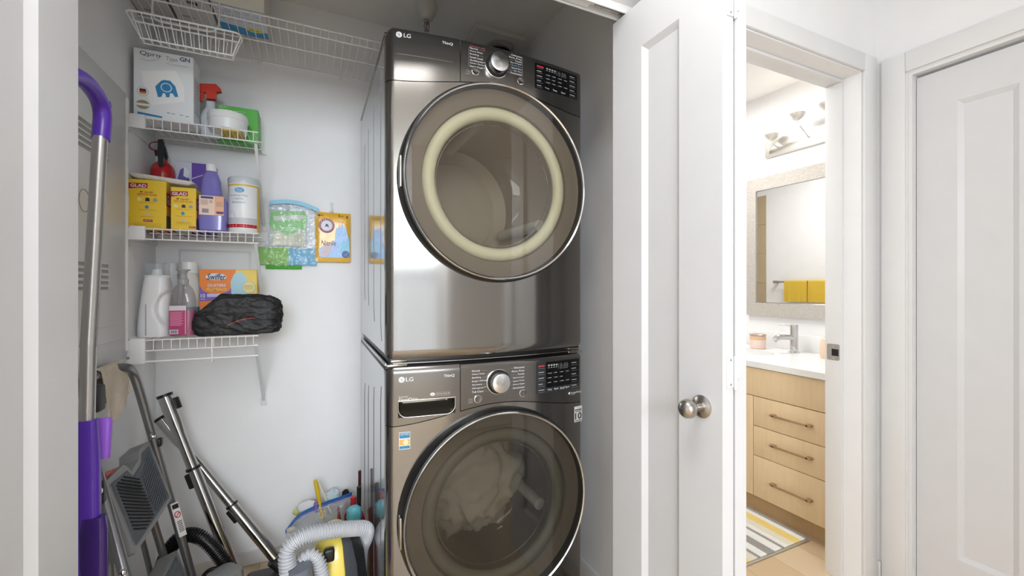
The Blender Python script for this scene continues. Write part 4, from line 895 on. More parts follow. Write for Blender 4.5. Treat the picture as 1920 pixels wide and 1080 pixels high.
# purple pad box behind
yp = 2.07; (a, b), (c, _) = XY(329, 302, yp), XY(402, 306, yp)
PUR = CARD('purple', (96, 60, 170)); t = carton('mop_pad_box', 'white and purple mop pad box at the back of the middle shelf', a, c, yp, yp+.06, Z2, b, PUR); f = front(0, yp, 0)
decal(t, 'white_field', f, rect(a+.0005, a+.052, Z2+.001, b-.001), CARD('lilacwhite', (214, 218, 232)), .0006)
decal(t, 'mop_picture', f, poly_px([(330, 345), (338, 318), (346, 314), (352, 330), (358, 345), (352, 352), (340, 350)], yp), mat('mop_violet', (98, 88, 178), .45), .0009); decal(t, 'stripe', f, poly_px([(352, 336), (385, 326), (385, 328), (353, 338.5)], yp), CARD('stripe', (190, 180, 225)), .0009)
decal(t, 'white_wedge', f, poly_px([(345, 312), (356, 322), (352, 334), (344, 330)], yp), WC, .0012)
# purple cleaner bottle
yb_ = 1.905; (a, _), (c, _) = XY(369.5, 400, 1.872), XY(423.5, 400, 1.872); cx = (a+c)/2; rx = (c-a)/2
zz_ = lambda py: XY(396, py, 1.88)[1]
LAV = mat('lavender_liquid', (128, 122, 196), .22, coat=.4); t = at(thing('cleaner_bottle', 'purple floor cleaner bottle with white cap and peach label', 'bottle'), (cx, yb_, Z2))
MB().loft([(Z2, cx, yb_, rx*.9, .028, 4), (Z2+.005, cx, yb_, rx*.98, .033, 4.5), (zz_(410), cx, yb_, rx, .034, 5), (zz_(376), cx, yb_, rx*.99, .034, 5), (zz_(370), cx-.001, yb_, rx*.9, .032, 4), (zz_(366), cx-.005, yb_, rx*.76, .028, 3.5), (zz_(338), cx-.006, yb_, rx*.68, .025, 3), (zz_(326), cx-.007, yb_, rx*.55, .022, 2.6), (zz_(319), cx-.007, yb_, rx*.36, .016, 2)], 40).build('bottle', LAV, t)
MB().lathe([(.0165, zz_(319)), (.0165, zz_(307)), (.0145, zz_(305.5)), (0, zz_(305.5))], (cx-.007, yb_, 0), 'z', 28).build('cap', PLASW, t)
f = front(cx, yb_-.0345, 0); PCH = mat('label_peach', (240, 212, 192), .45)
lb0, lb1 = zz_(404), zz_(366)-.004
decal(t, 'label', f, rect(-rx*.86, rx*.86, lb0, lb1), PCH, .0006); decal(t, 'label_right_panel', f, rect(rx*.22, rx*.86, lb0, lb1), mat('label_orange', (232, 176, 142), .45), .0009)
INKP = mat('purple_ink', (62, 48, 120), .45); decal(t, 'label_header', f, rect(-rx*.74, rx*.12, lb1-.011, lb1-.003), INKP, .001); bars(t, 'barcode', f, [(-rx*.66, -rx*.2, lb0+.008+.003*k, lb0+.0098+.003*k) for k in range(5)], INKP, .001)
bars(t, 'fine_print', f, [(-rx*.74, -rx*.25, lb1-.017-.0032*k, lb1-.016-.0032*k) for k in range(6)]+[(-rx*.16, rx*.08, lb1-.017-.003*k, lb1-.016-.003*k) for k in range(4)]+[(rx*.32, rx*.8, lb1-.022-.003*k, lb1-.0212-.003*k) for k in range(6)], mat('brown_ink', (150, 110, 110), .45), .0012); decal(t, 'label_badge', f, rect(rx*.34, rx*.84, lb0+.006, lb0+.014), INKP, .0012)
# wipes canister
(a, _), (c, _) = XY(424.5, 380, 1.9), XY(486, 380, 1.9); r = (c-a)/2*.985; cx = (a+c)/2; cy = 1.928; zt = XY(455, 331, 1.88)[1]
t = at(thing('wipes_canister', 'white disinfecting wipes canister with grey lid and yellow band', 'canister'), (cx, cy, Z2)); cf = Cyl(cx, cy, r)
MB().lathe([(0, Z2), (r*.95, Z2), (r, Z2+.004), (r, zt-.024), (r*.98, zt-.022)], (cx, cy, 0), 'z', 48).build('canister', PLASW, t)
MB().lathe([(r*1.015, zt-.024), (r*1.02, zt-.02), (r*1.01, zt-.004), (r*.96, zt), (r*.5, zt+.002), (r*.3, zt+.006), (0, zt+.007)], (cx, cy, 0), 'z', 48).build('lid', mat('lid_pale_grey', (206, 212, 216), .3), t)
yw = mat('band_yellow', (226, 194, 90), .45); R_ = math.pi*r
pgrid(t, 'yellow_band', cf, -R_*.6, R_*.6, zt-.036, zt-.029, yw, .0005, 40); pgrid(t, 'side_band', cf, R_*.34, R_*.5, Z2+.006, zt-.036, yw, .0004, 12); pgrid(t, 'red_band', cf, -R_*.5, R_*.33, Z2+.019, Z2+.032, INKR, .0006, 40)
fr_ = Fr(cf.p(-.008, zt-.052, .0009), (1, 0, 0), (0, 0, 1)); decal(t, 'brand_oval', fr_, ell(0, 0, .0155, .0095), mat('oval_blue', (60, 150, 200), .4), .0006); text(t, 'Great', fr_, -.01, .01, -.001, .005, INKW, d=.001); text(t, 'Value', fr_, -.008, .008, -.007, -.0025, INKW, d=.001)
SKY = mat('ink_sky', (110, 150, 180), .45)
for k, (s, w_) in enumerate((('Disinfecting Wipes', .06), ('Lingettes', .032), ('d\u00e9sinfectantes', .046))): text(t, s, cf, -.012-w_/2, -.012+w_/2, zt-.076-.0125*k, zt-.0685-.0125*k, SKY, d=.0008)
bars(t, 'fine_print', cf, [(-.04+.004*(k % 2), .03-.006*(k % 3), zt-.116-.004*k, zt-.1153-.004*k) for k in range(2)], INKG); bars(t, 'band_print', cf, [(-.046, -.03, Z2+.024, Z2+.027), (-.02, .006, Z2+.0225, Z2+.0285), (.014, .04, Z2+.0245, Z2+.0275)], INKW, .0009)
pgrid(t, 'kitchen_picture', cf, -R_*.45, R_*.33, Z2+.034, Z2+.056, CARD('picgrey', (200, 202, 206)), .0005, 30)
MB().tube([cf.p(-.036+.012*math.cos(q), Z2+.058+.022*math.sin(q), .0008) for q in [math.pi*k/10 for k in range(11)]], .0006, 5).build('tap_picture', INKG, t)
# ---- shelf 3
(a, _), (c, _) = XY(250, 600, 1.885), XY(316, 600, 1.885); cx = (a+c)/2; rx = (c-a)/2; cy = 1.94; zz_ = lambda py: XY(285, py, 1.895)[1]
t = at(thing('detergent_jug', 'large white laundry detergent jug with clear measuring cap', 'jug'), (cx, cy, Z3)); JW = mat('jug_white', (236, 237, 240), .3)
ks = [(636, .92, 0), (632, .99, 0), (615, 1, 0), (590, .955, .03), (560, .86, .07), (540, .79, .1), (528, .74, .13), (521, .70, .14), (517, .62, .15)]
rings = []
for i in range(len(ks)-1):
    for q in range(7):
        u = q/7; p0, p1 = ks[i], ks[i+1]; e = [p0[k]+(p1[k]-p0[k])*u for k in range(3)]; z = max(Z3, zz_(e[0])) if i or q else Z3
        rings.append((z, cx+e[2]*rx*.6, cy, rx*e[1], .052*e[1]**.7, 3.2))
mb = MB().loft(rings, 96)
hx, hz = XY(322, 578, 1.89)
for p in mb.v:
    if p.y < cy:
        e = ((p.x-hx)/.046)**2+((p.z-hz)/.062)**2
        if e < 1.15: p.y += .014*min(1, (1.15-e)/.22)
mb.build('jug', JW, t, 70)
zc0 = zz_(518); ccx = XY(288, 505, 1.9)[0]; zc1 = XY(288, 494.5, 1.9)[1]
MB().lathe([(.035, zc0), (.0365, zc0+.001), (.0365, zc1), (.034, zc1+.002), (0, zc1+.002)], (ccx, cy, 0), 'z', 40, 'open').build('measuring_cap', film('clear_cap', (246, 248, 250), .85, .05), t)
MB().lathe([(.038, zc0-.004), (.039, zc0+.003), (.036, zc0+.005), (.016, zc0+.006), (.013, zc0+.026), (0, zc0+.027)], (ccx, cy, 0), 'z', 36, 'open').build('spout', PLASW, t)
bars(t, 'level_strip', front(0, cy-.0525, 0), [(XY(272.5, 0, cy-.0525)[0], XY(274, 0, cy-.0525)[0], zz_(628), zz_(570))], INKG, .001)
# bottles behind
for px, py, yb2, r, lab, w2 in ((355, 491, 2.045, .031, 'white bottle with blue label behind the pink soap', True), (320, 493, 2.10, .024, 'slim white bottle with flat cap behind the detergent jug', False)):
    bx_ = XY(px, 560, yb2)[0]; zt = XY(px, py, yb2)[1]; t = at(thing('plastic_bottle', lab, 'bottle'), (bx_, yb2, Z3)); zc = zt-.045
    MB().lathe([(0, Z3), (r*1.2, Z3), (r*1.28, Z3+.005), (r*1.28, Z3+.11), (r*1.1, zc-.03), (r*.85, zc-.002), (r*.85, zc)], (bx_, yb2, 0), 'z', 32).build('bottle', JW, t)
    MB().lathe([(r*.95, zc), (r*.96, zc+.012), (r*.9, zc+.013), (r*.88, zt-.003), (r*.8, zt), (0, zt)], (bx_, yb2, 0), 'z', 32).build('cap', PLASW, t)
    if w2: cf = Cyl(bx_, yb2, r*1.28); pgrid(t, 'blue_label', cf, 0, r*1.8, Z3+.07, Z3+.1, BLUEP, .0006, 16); pgrid(t, 'pale_label', cf, -r, r*1.8, Z3+.03, Z3+.069, CARD('lilac', (200, 198, 220)), .0006, 16)
# pink pump soap
(a, _), (c, _) = XY(313.5, 600, 1.868), XY(364.5, 600, 1.868); cx = (a+c)/2; rx = (c-a)/2; cy = 1.897; zz_ = lambda py: XY(340, py, 1.875)[1]
t = at(thing('soap_pump_bottle', 'clear pump bottle half full of pink soap', 'bottle'), (cx, cy, Z3))
def brings(s, top): 
    L = [(Z3+.001, .96), (Z3+.005, 1)]+[(zz_(p), k) for p, k in ((585, 1), (572, .985), (560, .93), (550, .85), (541, .70), (535, .5), (533, .3))]
    out = []
    for z, k in L:
        if z > top: break
        out.append((z+(.003*s), cx, cy, (rx*k)-.002*s, (.027*(.4+.6*k))-.002*s, 3.4 if k > .9 else 2.6))
    return out
zl = zz_(582); BT = film('clear_pet', (232, 230, 230), .9, .04)
MB().loft(brings(0, 9), 40, False).build('bottle', BT, t, 60)
lq = brings(1, zl-.002); lq.append((zl, cx, cy, rx-.0025, .025, 3.4)); MB().loft(lq, 40).build('soap', mat('pink_soap', (198, 70, 128), .15, coat=.3), t, 60)
f = front(0, cy-.0275, 0); lx0, lx1 = XY(317, 600, cy-.0275)[0], XY(349, 600, cy-.0275)[0]; DPK = mat('label_magenta', (176, 56, 108), .4); PPK = mat('label_pink_print', (226, 150, 180), .4)
decal(t, 'label', f, rect(lx0, lx1, Z3+.008, zl), DPK, .0007); decal(t, 'label_top', f, rect(lx0, lx1, zl, zl+.017), mat('label_pale', (216, 208, 212), .4), .0007); decal(t, 'label_edge', f, rect(lx1-.0035, lx1, Z3+.008, zl), PPK, .001)
bars(t, 'fine_print', f, [(lx0+.003, lx1-.007-.004*(k % 3), zl-.006-.0034*k, zl-.0046-.0034*k) for k in range(15)], PPK, .001); decal(t, 'barcode_field', f, rect(lx0+.002, lx0+.026, Z3+.011, Z3+.026), WC, .0012); bars(t, 'barcode', f, [(lx0+.004+.0026*k, lx0+.0054+.0026*k+.0004*(k % 2), Z3+.0125, Z3+.0245) for k in range(8)], INKK, .0016)
zn = zz_(533); CLP = film('clear_pump_plastic', (214, 212, 212), .62, .06)
MB().lathe([(.016, zn-.002), (.016, zn+.018), (.012, zn+.02), (.0095, zn+.036), (0, zn+.036)], (cx, cy, 0), 'z', 28).build('pump_collar', CLP, t); rod((cx, cy, Z3+.01), (cx, cy, zn), .0028).build('dip_tube', CLP, t)
zh = zz_(504); MB().loft([(zn+.036, cx, cy, .010, .010, 2), (zn+.046, cx, cy, .013, .013, 2), (zh-.004, cx+.001, cy-.001, .022, .016, 2.4), (zh, cx+.001, cy-.001, .02, .014, 2.4)], 28).build('pump_head', CLP, t)
# duster boxes
ysb = 1.985; (a, b1), (c, _) = XY(374, 504.5, ysb), XY(482, 504.5, ysb); bm_ = XY(377, 564, ysb)[1]
ORG_ = CARD('duster_orange', (240, 132, 48)); VIO = CARD('duster_violet', (124, 96, 190)); YLW = CARD('duster_yellow', (238, 206, 92))
def duster(z0, z1, lab, full):
    t = carton('duster_box', lab, a, c, ysb, ysb+.07, z0, z1, YLW, 'box', 'duster boxes'); f = front(0, ysb, 0); h = z1-z0; m = a+(c-a)*.56
    decal(t, 'violet_field', f, rect(a+.0005, m, z0+.0005, z1-.0005), VIO, .0005)
    pol = [(a+.0005, z1-.0005)]+[(a+.0005, z1-h*.52)]+[(a+(m-a)*k/10, z1-h*(.52+.28*math.sin(math.pi*(.12+.76*k/10)))) for k in range(1, 10)]+[(m, z1-h*.5), (m+.012, z1-.0005)]
    decal(t, 'orange_field', f, pol, ORG_, .0008)
    decal(t, 'duster_picture', f, [(m-.002, z0+.004), (m-.006, z0+h*.6), (m+.006, z1-h*.14), (m+.026, z1-h*.07), (m+.046, z1-h*.2), (m+.052, z0+h*.4), (m+.046, z0+.004)], CARD('duster_blue', (176, 214, 226)), .0011)
    p_ = (m+.056, z0+h*.42); decal(t, 'round_badge', f, ell(*p_, .0215, .025), CARD('badgecream', (232, 222, 150)), .0013); MB().tube(arc((p_[0], ysb-.0014, p_[1]), .0225, 0, 360, 28), .0006, 5).build('badge_ring', SKY, t)
    bars(t, 'badge_print', f, [(p_[0]-.016, p_[0]+.014, p_[1]+.008, p_[1]+.0095), (p_[0]-.018, p_[0]+.016, p_[1]+.001, p_[1]+.0035), (p_[0]-.016, p_[0]+.016, p_[1]-.006, p_[1]-.0045)], mat('badge_ink', (190, 130, 50), .45), .0016); text(t, '8', f, p_[0]-.003, p_[0]+.003, p_[1]+.015, p_[1]+.024, INKW, d=.0016)
    decal(t, 'logo_halo', f, ell(a+(m-a)*.5, z1-h*.24, .034, .0135), INKW, .0011); text(t, 'Swiffer', f, a+(m-a)*.22, a+(m-a)*.8, z1-h*.34, z1-h*.14, NAVY, d=.0015, shear=.25, bold=.02)
    text(t, 'DUSTERS', f, a+(m-a)*.25, a+(m-a)*.80, z1-h*.56, z1-h*.47, INKW, d=.0012, bold=.02); text(t, 'PLUMEAUX', f, a+(m-a)*.21, a+(m-a)*.84, z1-h*.69, z1-h*.60, YLW, d=.0012, bold=.02)
    text(t, '10', f, a+.004, a+.018, z0+h*.1, z0+h*.22, INKW, d=.0012, bold=.02); decal(t, 'pill_mark', f, rrect(a+.024, a+.068, z0+h*.12, z0+h*.22, .003), CARD('pill', (206, 196, 232)), .0009); decal(t, 'pill_dot', f, ell(a+.064, z0+h*.17, .007, .007, 16), INKW, .0012); bars(t, 'fine_print', f, [(a+.004, a+.018, z0+h*.04, z0+h*.055)], INKW, .001)
duster(Z3, bm_-.0005, 'lower orange and violet duster box beneath another box', 0); duster(bm_, b1, 'upper orange and violet duster box behind the black bag', 1)
# black cloth bag
bg_ = MB(); (a, zb1), (c, zb0) = XY(366, 556, 1.9), XY(525, 632, 1.9); cx = (a+c)/2; cy = 1.905
bmh = bmesh.new(); bmesh.ops.create_icosphere(bmh, subdivisions=6, radius=1)
for q in bmh.verts:
    p = q.co.normalized(); e = 5.5; k = (abs(p.x)**e+abs(p.y)**e+abs(p.z)**e)**(-1/e); x, y, z = p*k
    top = .50+.50*max(0, min(1, (x+1.0)/.62)); top -= .05*max(0, (x-.7)/.3)
    n1 = noise.noise(Vector((x*1.6, y*1.6, z*1.6+4))); n2 = 1-abs(noise.noise(Vector((x*2.2+z*1.9, y*2.5, z*2.6-x*1.2))))*2; n3 = 1-2*abs(noise.noise(Vector((x*6, y*5, z*6+x*3))))
    kk = 1+.07*n1+.085*n2+.04*n3
    hz = (zb1-Z3)/2
    zz = hz+hz*z*kk if z < 0 else hz+(2*hz*top-hz)*z*kk
    q.co = Vector((cx+x*kk*(c-a)/2*.94, cy+y*kk*.055, Z3+max(.0, zz)))
bmh.verts.index_update(); mb = MB().add([q.co.copy() for q in bmh.verts], [[v.index for v in f.verts] for f in bmh.faces]); bmh.free()
t = at(thing('cloth_bag', 'folded black fabric bag with red print at the shelf end', 'bag'), (cx, cy, Z3)); BLK = mat('black_bag_fabric', (30, 30, 32), .55, bump=.25, bscale=45)
bag = mb.build('bag', BLK, t, 180)
pr_ = []
for k in range(26):
    px = 426+2.05*k; py = 611-14.0*k/25-4*math.sin(k/25*3.1); x, z = XY(px, py, 1.845)
    best = min((p for p in mb.v if abs(p.x-x) < .006 and abs(p.z-z) < .006), key=lambda p: p.y, default=Vector((x, 1.85, z)))
    pr_.append(Vector((x, best.y-.0012, z)))
pb = MB()
for k in range(0, 25):
    if k % 6 == 5: continue
    a_, b_ = pr_[k], pr_[k+1]; b_ = a_+(b_-a_)*.8; pb.add([a_+Vector((0, 0, -.0013)), b_+Vector((0, 0, -.0013)), b_+Vector((0, 0, .0013)), a_+Vector((0, 0, .0013))], [(0, 1, 2, 3)])
pb.build('red_print', mat('coral_ink', (214, 84, 70), .5), t, 0)
# ---- hanging on the back wall
yh = 2.128
def pil(x0, x1, z0, z1, th, amp=.0015, n=24, seed=0, y=yh):
    def g(s):
        def fn(u, v):
            e = min(1, 6*min(u, 1-u))*min(1, 6*min(v, 1-v)); w_ = amp*noise.noise(Vector((u*5+seed, v*5, seed)))
            return (x0+(x1-x0)*u, y-s*(th/2*e**.6)+w_, z0+(z1-z0)*v)
        return fn
    return MB().grid(g(1), n, n).grid(g(-1), n, n)
(zx0, zz1), (zx1, zz0) = XY(485, 380, yh), XY(597, 500, yh)
hk = lambda x, z, lab: tag(MB().tube(spline([(x, YB-.002, z+.03), (x, YB-.006, z+.005), (x, YB-.014, z-.008), (x, YB-.03, z-.004), (x, YB-.032, z+.006)], 5), .0025, 8).rbox(x-.008, x+.008, YB-.004, YB, z-.002, z+.042, .002).build('wall_hook', mat('clear_hook_plastic', (228, 230, 232), .2), None, loc=(x, YB, z)), lab, 'hook', 'clear adhesive wall hooks')
hk(XY(539, 392, yh)[0], XY(539, 392, yh)[1], 'clear adhesive hook holding the zip bag'); hk(XY(622, 400, yh)[0], XY(622, 396, yh)[1], 'clear adhesive hook holding the glove packet')
def slab(name, px0, py0, px1, py1, th, m, lab, cat, y, seed=0, group=None):
    (a, b), (c, d) = XY(px0, py0, y), XY(px1, py1, y); o = pil(a, c, d, b, th, .001, 14, seed, y).build(name, m, None, 60, loc=((a+c)/2, y, d)); return tag(o, lab, cat, group)
CG = mat('green_cloth', (150, 204, 104), .9, vary=.08, vscale=60); CB = mat('blue_cloth', (130, 192, 224), .9, vary=.08, vscale=60)
slab('cleaning_cloth', 484, 463, 541, 497, .008, CG, 'folded light green cloth in the zip bag', 'cloth', 2.132, 1, 'folded cloths in the zip bag'); slab('cleaning_cloth', 541, 465, 594, 498, .008, CB, 'folded light blue cloth in the zip bag', 'cloth', 2.132, 2, 'folded cloths in the zip bag')
t = at(thing('sponge_packet', 'green and white sponge packet inside the zip bag', 'packet'), (*aty(540, 463, 2.134),)); GP = mat('packet_green', (104, 190, 64), .35)
(a, b), (c, d) = XY(506, 393, 2.134), XY(574, 463, 2.134); pil(a, c, d, b, .01, .0012, 16, 5, 2.134).build('packet', CARD('packetpale', (216, 222, 210)), t)
f = front(0, 2.1285, 0)
decal(t, 'green_panel', f, poly_px([(508, 396), (571, 396), (575, 412), (572, 430), (510, 432), (505, 420)], 2.1285), GP, .0004); decal(t, 'pale_panel', f, poly_px([(512, 405), (568, 403), (570, 411), (514, 414)], 2.1285), CARD('packetpale', (216, 222, 210)), .0008); decal(t, 'green_dip', f, poly_px([(524, 432), (560, 432), (545, 441), (535, 441)], 2.1285), GP, .0006); decal(t, 'print_panel', f, poly_px([(512, 438), (568, 437), (570, 458), (512, 460)], 2.1285), CARD('printpale', (226, 222, 196)), .0004)
bars(t, 'fine_print', f, [(XY(550, 0, 2.1285)[0], XY(566, 0, 2.1285)[0], z, z+.002) for z in [XY(0, 442+4*k, 2.1285)[1]+.0 for k in range(0)]]+[(XY(552, 450, 2.1285)[0], XY(566, 450, 2.1285)[0], XY(552, 441+3*k, 2.1285)[1], XY(552, 441+3*k, 2.1285)[1]+.0016) for k in range(5)], mat('ink_green', (70, 130, 80), .5), .001)
o = slab('sponge_sheet', 498, 495, 566, 505, .006, mat('leaf_green', (70, 172, 50), .6), 'bright green sheet poking out below the zip bag', 'sponge', 2.14, 3)
t = at(thing('zip_bag', 'clear zip bag of green sponges hanging beside the small shelves', 'bag'), (*aty(540, 500, yh),)); CLR = film('clear_bag_film', (248, 250, 252), .95, .1, 1.4, .9)
def zb(s):
    def fn(u, v):
        xl = zx0+(-.183-zx0)*max(0, min(1, (v-.28)/.08)); x = xl+(zx1-xl)*u; ztop = zz1-.012*max(0, u-.5)*2; fold = .006*noise.noise(Vector((u*6, v*3, 1)))+.004*abs(noise.noise(Vector(((u-.5)*9/(1.3-v), v*2, 7))))
        e = min(1, 5*min(u, 1-u)); return (x, (2.119 if s else 2.144)+(fold-.004*e if s else 0), zz0+(ztop-zz0)*v)
    return fn
MB().grid(zb(1), 40, 40).build('bag_film', CLR, t, 60, False); MB().grid(zb(0), 6, 6).build('bag_film', CLR, t, 60, False)
zp = [Vector((XY(px, py, 2.123)[0], 2.123, XY(px, py, 2.123)[1])) for px, py in ((505, 381), (515, 379), (540, 378), (565, 382), (585, 389), (598, 395))]
def strip(pts, h, th, m, name, par):
    P = spline(pts, 6); mb = MB()
    for p in P: mb.v += [p+Vector((0, -th/2, -h/2)), p+Vector((0, -th/2, h/2)), p+Vector((0, th/2, h/2)), p+Vector((0, th/2, -h/2))]
    for i in range(len(P)-1):
        for k in range(4): mb.f.append((i*4+k, i*4+(k+1) % 4, i*4+4+(k+1) % 4, i*4+4+k))
    return mb.build(name, m, par, 40)
strip(zp, .017, .003, mat('zip_light_blue', (116, 190, 222), .35), 'zip_strip', t); strip([p-Vector((0, 0, .014)) for p in zp], .002, .003, mat('zip_edge', (150, 175, 205), .35), 'zip_seam', t)
# glove packet
(gx0, gz1), (gx1, gz0) = XY(591, 397, yh), XY(657, 492, yh)
t = at(thing('glove_packet', 'yellow packet of blue rubber gloves hanging on the back wall', 'packet'), ((gx0+gx1)/2, yh, gz0)); GY = mat('packet_yellow', (240, 182, 36), .25, coat=.4, bump=.25, bscale=50)
pil(gx0, gx1, gz0, gz1, .012, .001, 20, 9).build('packet', GY, t); f = front(gx0, yh-.0066, gz0); W_, H_ = gx1-gx0, gz1-gz0
GB = mat('glove_blue', (58, 140, 205), .3, coat=.4, vary=.25, vscale=60, bump=.3, bscale=80); GBL = mat('glove_light', (122, 196, 226), .3, vary=.15, vscale=60)
gp = lambda L: [(W_*x, H_*y) for x, y in L]
decal(t, 'glove_picture', f, gp([(.12, .1), (.1, .28), (.22, .3), (.45, .36), (.55, .45), (.56, .62), (.6, .70), (.64, .68), (.68, .79), (.72, .70), (.76, .80), (.80, .68), (.86, .76), (.90, .6), (.97, .46), (.97, .12), (.6, .08)]), GB, .0006); decal(t, 'glove_cuff', f, gp([(.72, .2), (.74, .42), (.96, .44), (.97, .2)]), GBL, .0009)
decal(t, 'pink_burst', f, gp([(.12, .13), (.2, .32), (.42, .40), (.5, .3), (.36, .12)]), mat('pink_burst', (214, 196, 206), .4, vary=.2, vscale=120), .0009)
for rr_, m_, d_ in ((.225, mat('logo_ring_red', (150, 62, 96), .4), .0008), (.16, CARD('logowhite', (232, 232, 238)), .0012)): decal(t, 'logo_disc', f, ell(W_*.32, H_*.73, W_*rr_, W_*rr_), m_, d_)
decal(t, 'logo_mark', f, gp([(.27, .70), (.30, .77), (.36, .75), (.38, .69), (.33, .72)]), NAVY, .0016)
for k in range(12):
    q = math.radians(200-20*k); cxx, czz = W_*.32+W_*.192*math.cos(q), H_*.73+W_*.192*math.sin(q)
    ff = Fr(f.p(cxx, czz, 0), (math.sin(q), 0, -math.cos(q)), (math.cos(q), 0, math.sin(q))); text(t, 'ARM & HAMMER'[k] if 'ARM & HAMMER'[k] != ' ' else '.', ff, -.0022, .0022, -.003, .003, INKW, d=.0013)
text(t, 'M', f, W_*.06, W_*.14, H_*.915, H_*.955, INKK, d=.0008, bold=.03); text(t, '1', f, W_*.66, W_*.69, H_*.92, H_*.965, INKK, d=.0008, bold=.03); text(t, 'Nitrile', f, W_*.16, W_*.58, H_*.33, H_*.43, mat('ink_maroon', (90, 50, 70), .5), d=.0012, shear=.2)
bars(t, 'small_print', f, [(W_*.16, W_*.22, H_*.93, H_*.94), (W_*.72, W_*.79, H_*.93, H_*.94), (W_*.88, W_*.92, H_*.9, H_*.95)], INKK); decal(t, 'corner_badge', f, ell(W_*.86, H_*.16, W_*.11, W_*.11), mat('badge_deep_blue', (44, 96, 160), .4), .0012); MB().tube([f.p(W_*.8, H_*.17, .002), f.p(W_*.85, H_*.13, .002), f.p(W_*.92, H_*.2, .002)], .0012, 5).build('tick_mark', INKW, t)
# ================================================================ THINGS ON THE CLOSET FLOOR
# ---- spray mop
XM = -.45
mp = at(thing('spray_mop', 'purple and silver spray mop standing just inside the closet', 'mop'), (XM, 1.2, 0))
PVI = mat('mop_purple', (92, 52, 176), .3); PVL = mat('mop_violet_clip', (150, 92, 214), .35); ALU = mat('satin_aluminium', (190, 188, 185), .3, .85)
g = lambda px, py, x=XM: atx(px, py, x)
MB().tube(spline([g(120, 140), g(140, 141), g(163, 156), g(184, 185), g(192, 215), g(189, 262)], 6), [.0168]*31, 20).build('handle_grip', PVI, mp)
rod(g(203, 190), g(206, 202), .004).build('trigger_button', PVI, mp)
a_, b_, c_ = g(188, 258), g(166, 648), g(163, 795)
MB().tube([a_, b_], .0140, 20).build('upper_pole', ALU, mp); MB().tube([b_+Vector((0, 0, .002)), c_], .0135, 20).build('lower_pole', ALU, mp)
MB().tube([b_+Vector((0, 0, .0035)), b_-Vector((0, 0, .003))], .0146, 20).build('pole_joint', ALU, mp)
d_ = g(162, 788); ft = Vector((XM+.02, d_.y-.045, .06))
def sweep(p0, p1, hw, hd, m, name, off=Vector()):
    mb = MB(); z = (p0-p1).normalized(); yv = Vector((0, 1, 0)); yv = (yv-z*yv.dot(z)).normalized(); xv = yv.cross(z)
    n = 16; v = []
    for p, k in ((p1, .95), (p1+(p0-p1)*.03, 1), (p1+(p0-p1)*.9, 1), (p0, .85)):
        for i in range(n):
            a = 2*math.pi*i/n; ca, sa = math.cos(a), math.sin(a); v.append(p+off+yv*hw*k*math.copysign(abs(ca)**.55, ca)+xv*hd*k*math.copysign(abs(sa)**.55, sa))
    f = [(r*n+i, r*n+(i+1) % n, (r+1)*n+(i+1) % n, (r+1)*n+i) for r in range(3) for i in range(n)]+[tuple(range(n)), tuple(3*n+i for i in range(n))]
    return mb.add(v, f).build(name, m, mp, 40)
sweep(d_, ft, .0165, .022, PVI, 'reservoir_body'); sweep(g(181, 785)+Vector((0.012, 0, 0)), g(176, 862)+Vector((0.012, 0, 0)), .009, .016, PVL, 'bottle_release')
sweep(g(152, 975)+Vector((.02, .004, 0)), g(150, 1240)+Vector((.02, .004, 0)), .014, .022, mat('dark_violet_bottle', (60, 34, 110), .2), 'solution_bottle')
MB().rbox(XM-.05, XM+.09, ft.y-.13, ft.y+.13, .004, .045, .012, 3).build('mop_head', PVI, mp); rod(ft, (XM+.02, ft.y, .04), .012).build('swivel_joint', BLACK, mp)
# ---- folding step ladder
ST = mat('silver_grey_tube', (132, 132, 134), .28, .7); GP_ = mat('grey_step_plastic', (126, 126, 126), .45); RUB = mat('grey_tread_rubber', (86, 92, 98), .7)
ld = at(thing('step_ladder', 'folded grey step ladder leaning in the closet corner', 'ladder'), (-.4, 1.55, 0))
rt = [aty(262, 735, 1.745), aty(285, 815, 1.76), aty(322, 945, 1.79), aty(360, 1080, 1.83)]; e = (rt[3]-rt[2]).normalized(); rt.append(rt[3]+e*((rt[3].z-.015)/-e.z))
ltp = [Vector((-.506, 1.42, .765)), aty(235, 1080, 1.345)]; e2 = (ltp[1]-ltp[0]).normalized(); lb = ltp[1]+e2*((ltp[1].z-.015)/-e2.z); lt = ltp[0]-e2*.14
top = [lt, lt-e2*.05+Vector((-.006, .012, 0)), Vector((-.548, 1.505, .948)), Vector((-.548, 1.53, .953)), Vector((-.548, 1.64, .955)), aty(238, 689, 1.69), aty(250, 702, 1.735)]
fr_pts = [lb]+[ltp[1], ltp[0]]+top+rt
MB().tube(spline(fr_pts, 6), .0125, 14).build('front_frame', ST, ld)
# rear legs, links
for s, (p0, p1) in enumerate(((Vector((-.505, 1.47, .66)), Vector((-.43, 1.36, .012))), (Vector((-.515, 1.72, .66)), aty(309, 1050, 1.78)))):
    if s: e = (p1-p0).normalized(); p1 = p1+e*((p1.z-.012)/-e.z)
    MB().tube([p0, p1], .011, 12).build('rear_leg', ST, ld)
    MB().rbox(-.004, .004, -.011, .011, 0, 1, .001, 1, Matrix.Translation(p0+Vector((.012, 0, -.22))) @ (Vector((.055, .0, -.3))).to_track_quat('Z', 'X').to_matrix().to_4x4() @ Matrix.Diagonal((1, 1, .3, 1))).build('link_bar', ST, ld)
MB().tube([Vector((-.43, 1.37, .1)), Vector((-.41, 1.80, .1))], .009, 10).build('rear_cross_bar', ST, ld)
for p in (lb, rt[-1], Vector((-.43, 1.36, .012))): MB().lathe([(0, -.012), (.016, -.012), (.016, .022), (.013, .024), (0, .024)], p, 'z', 14).build('rubber_foot', BLACK, ld)
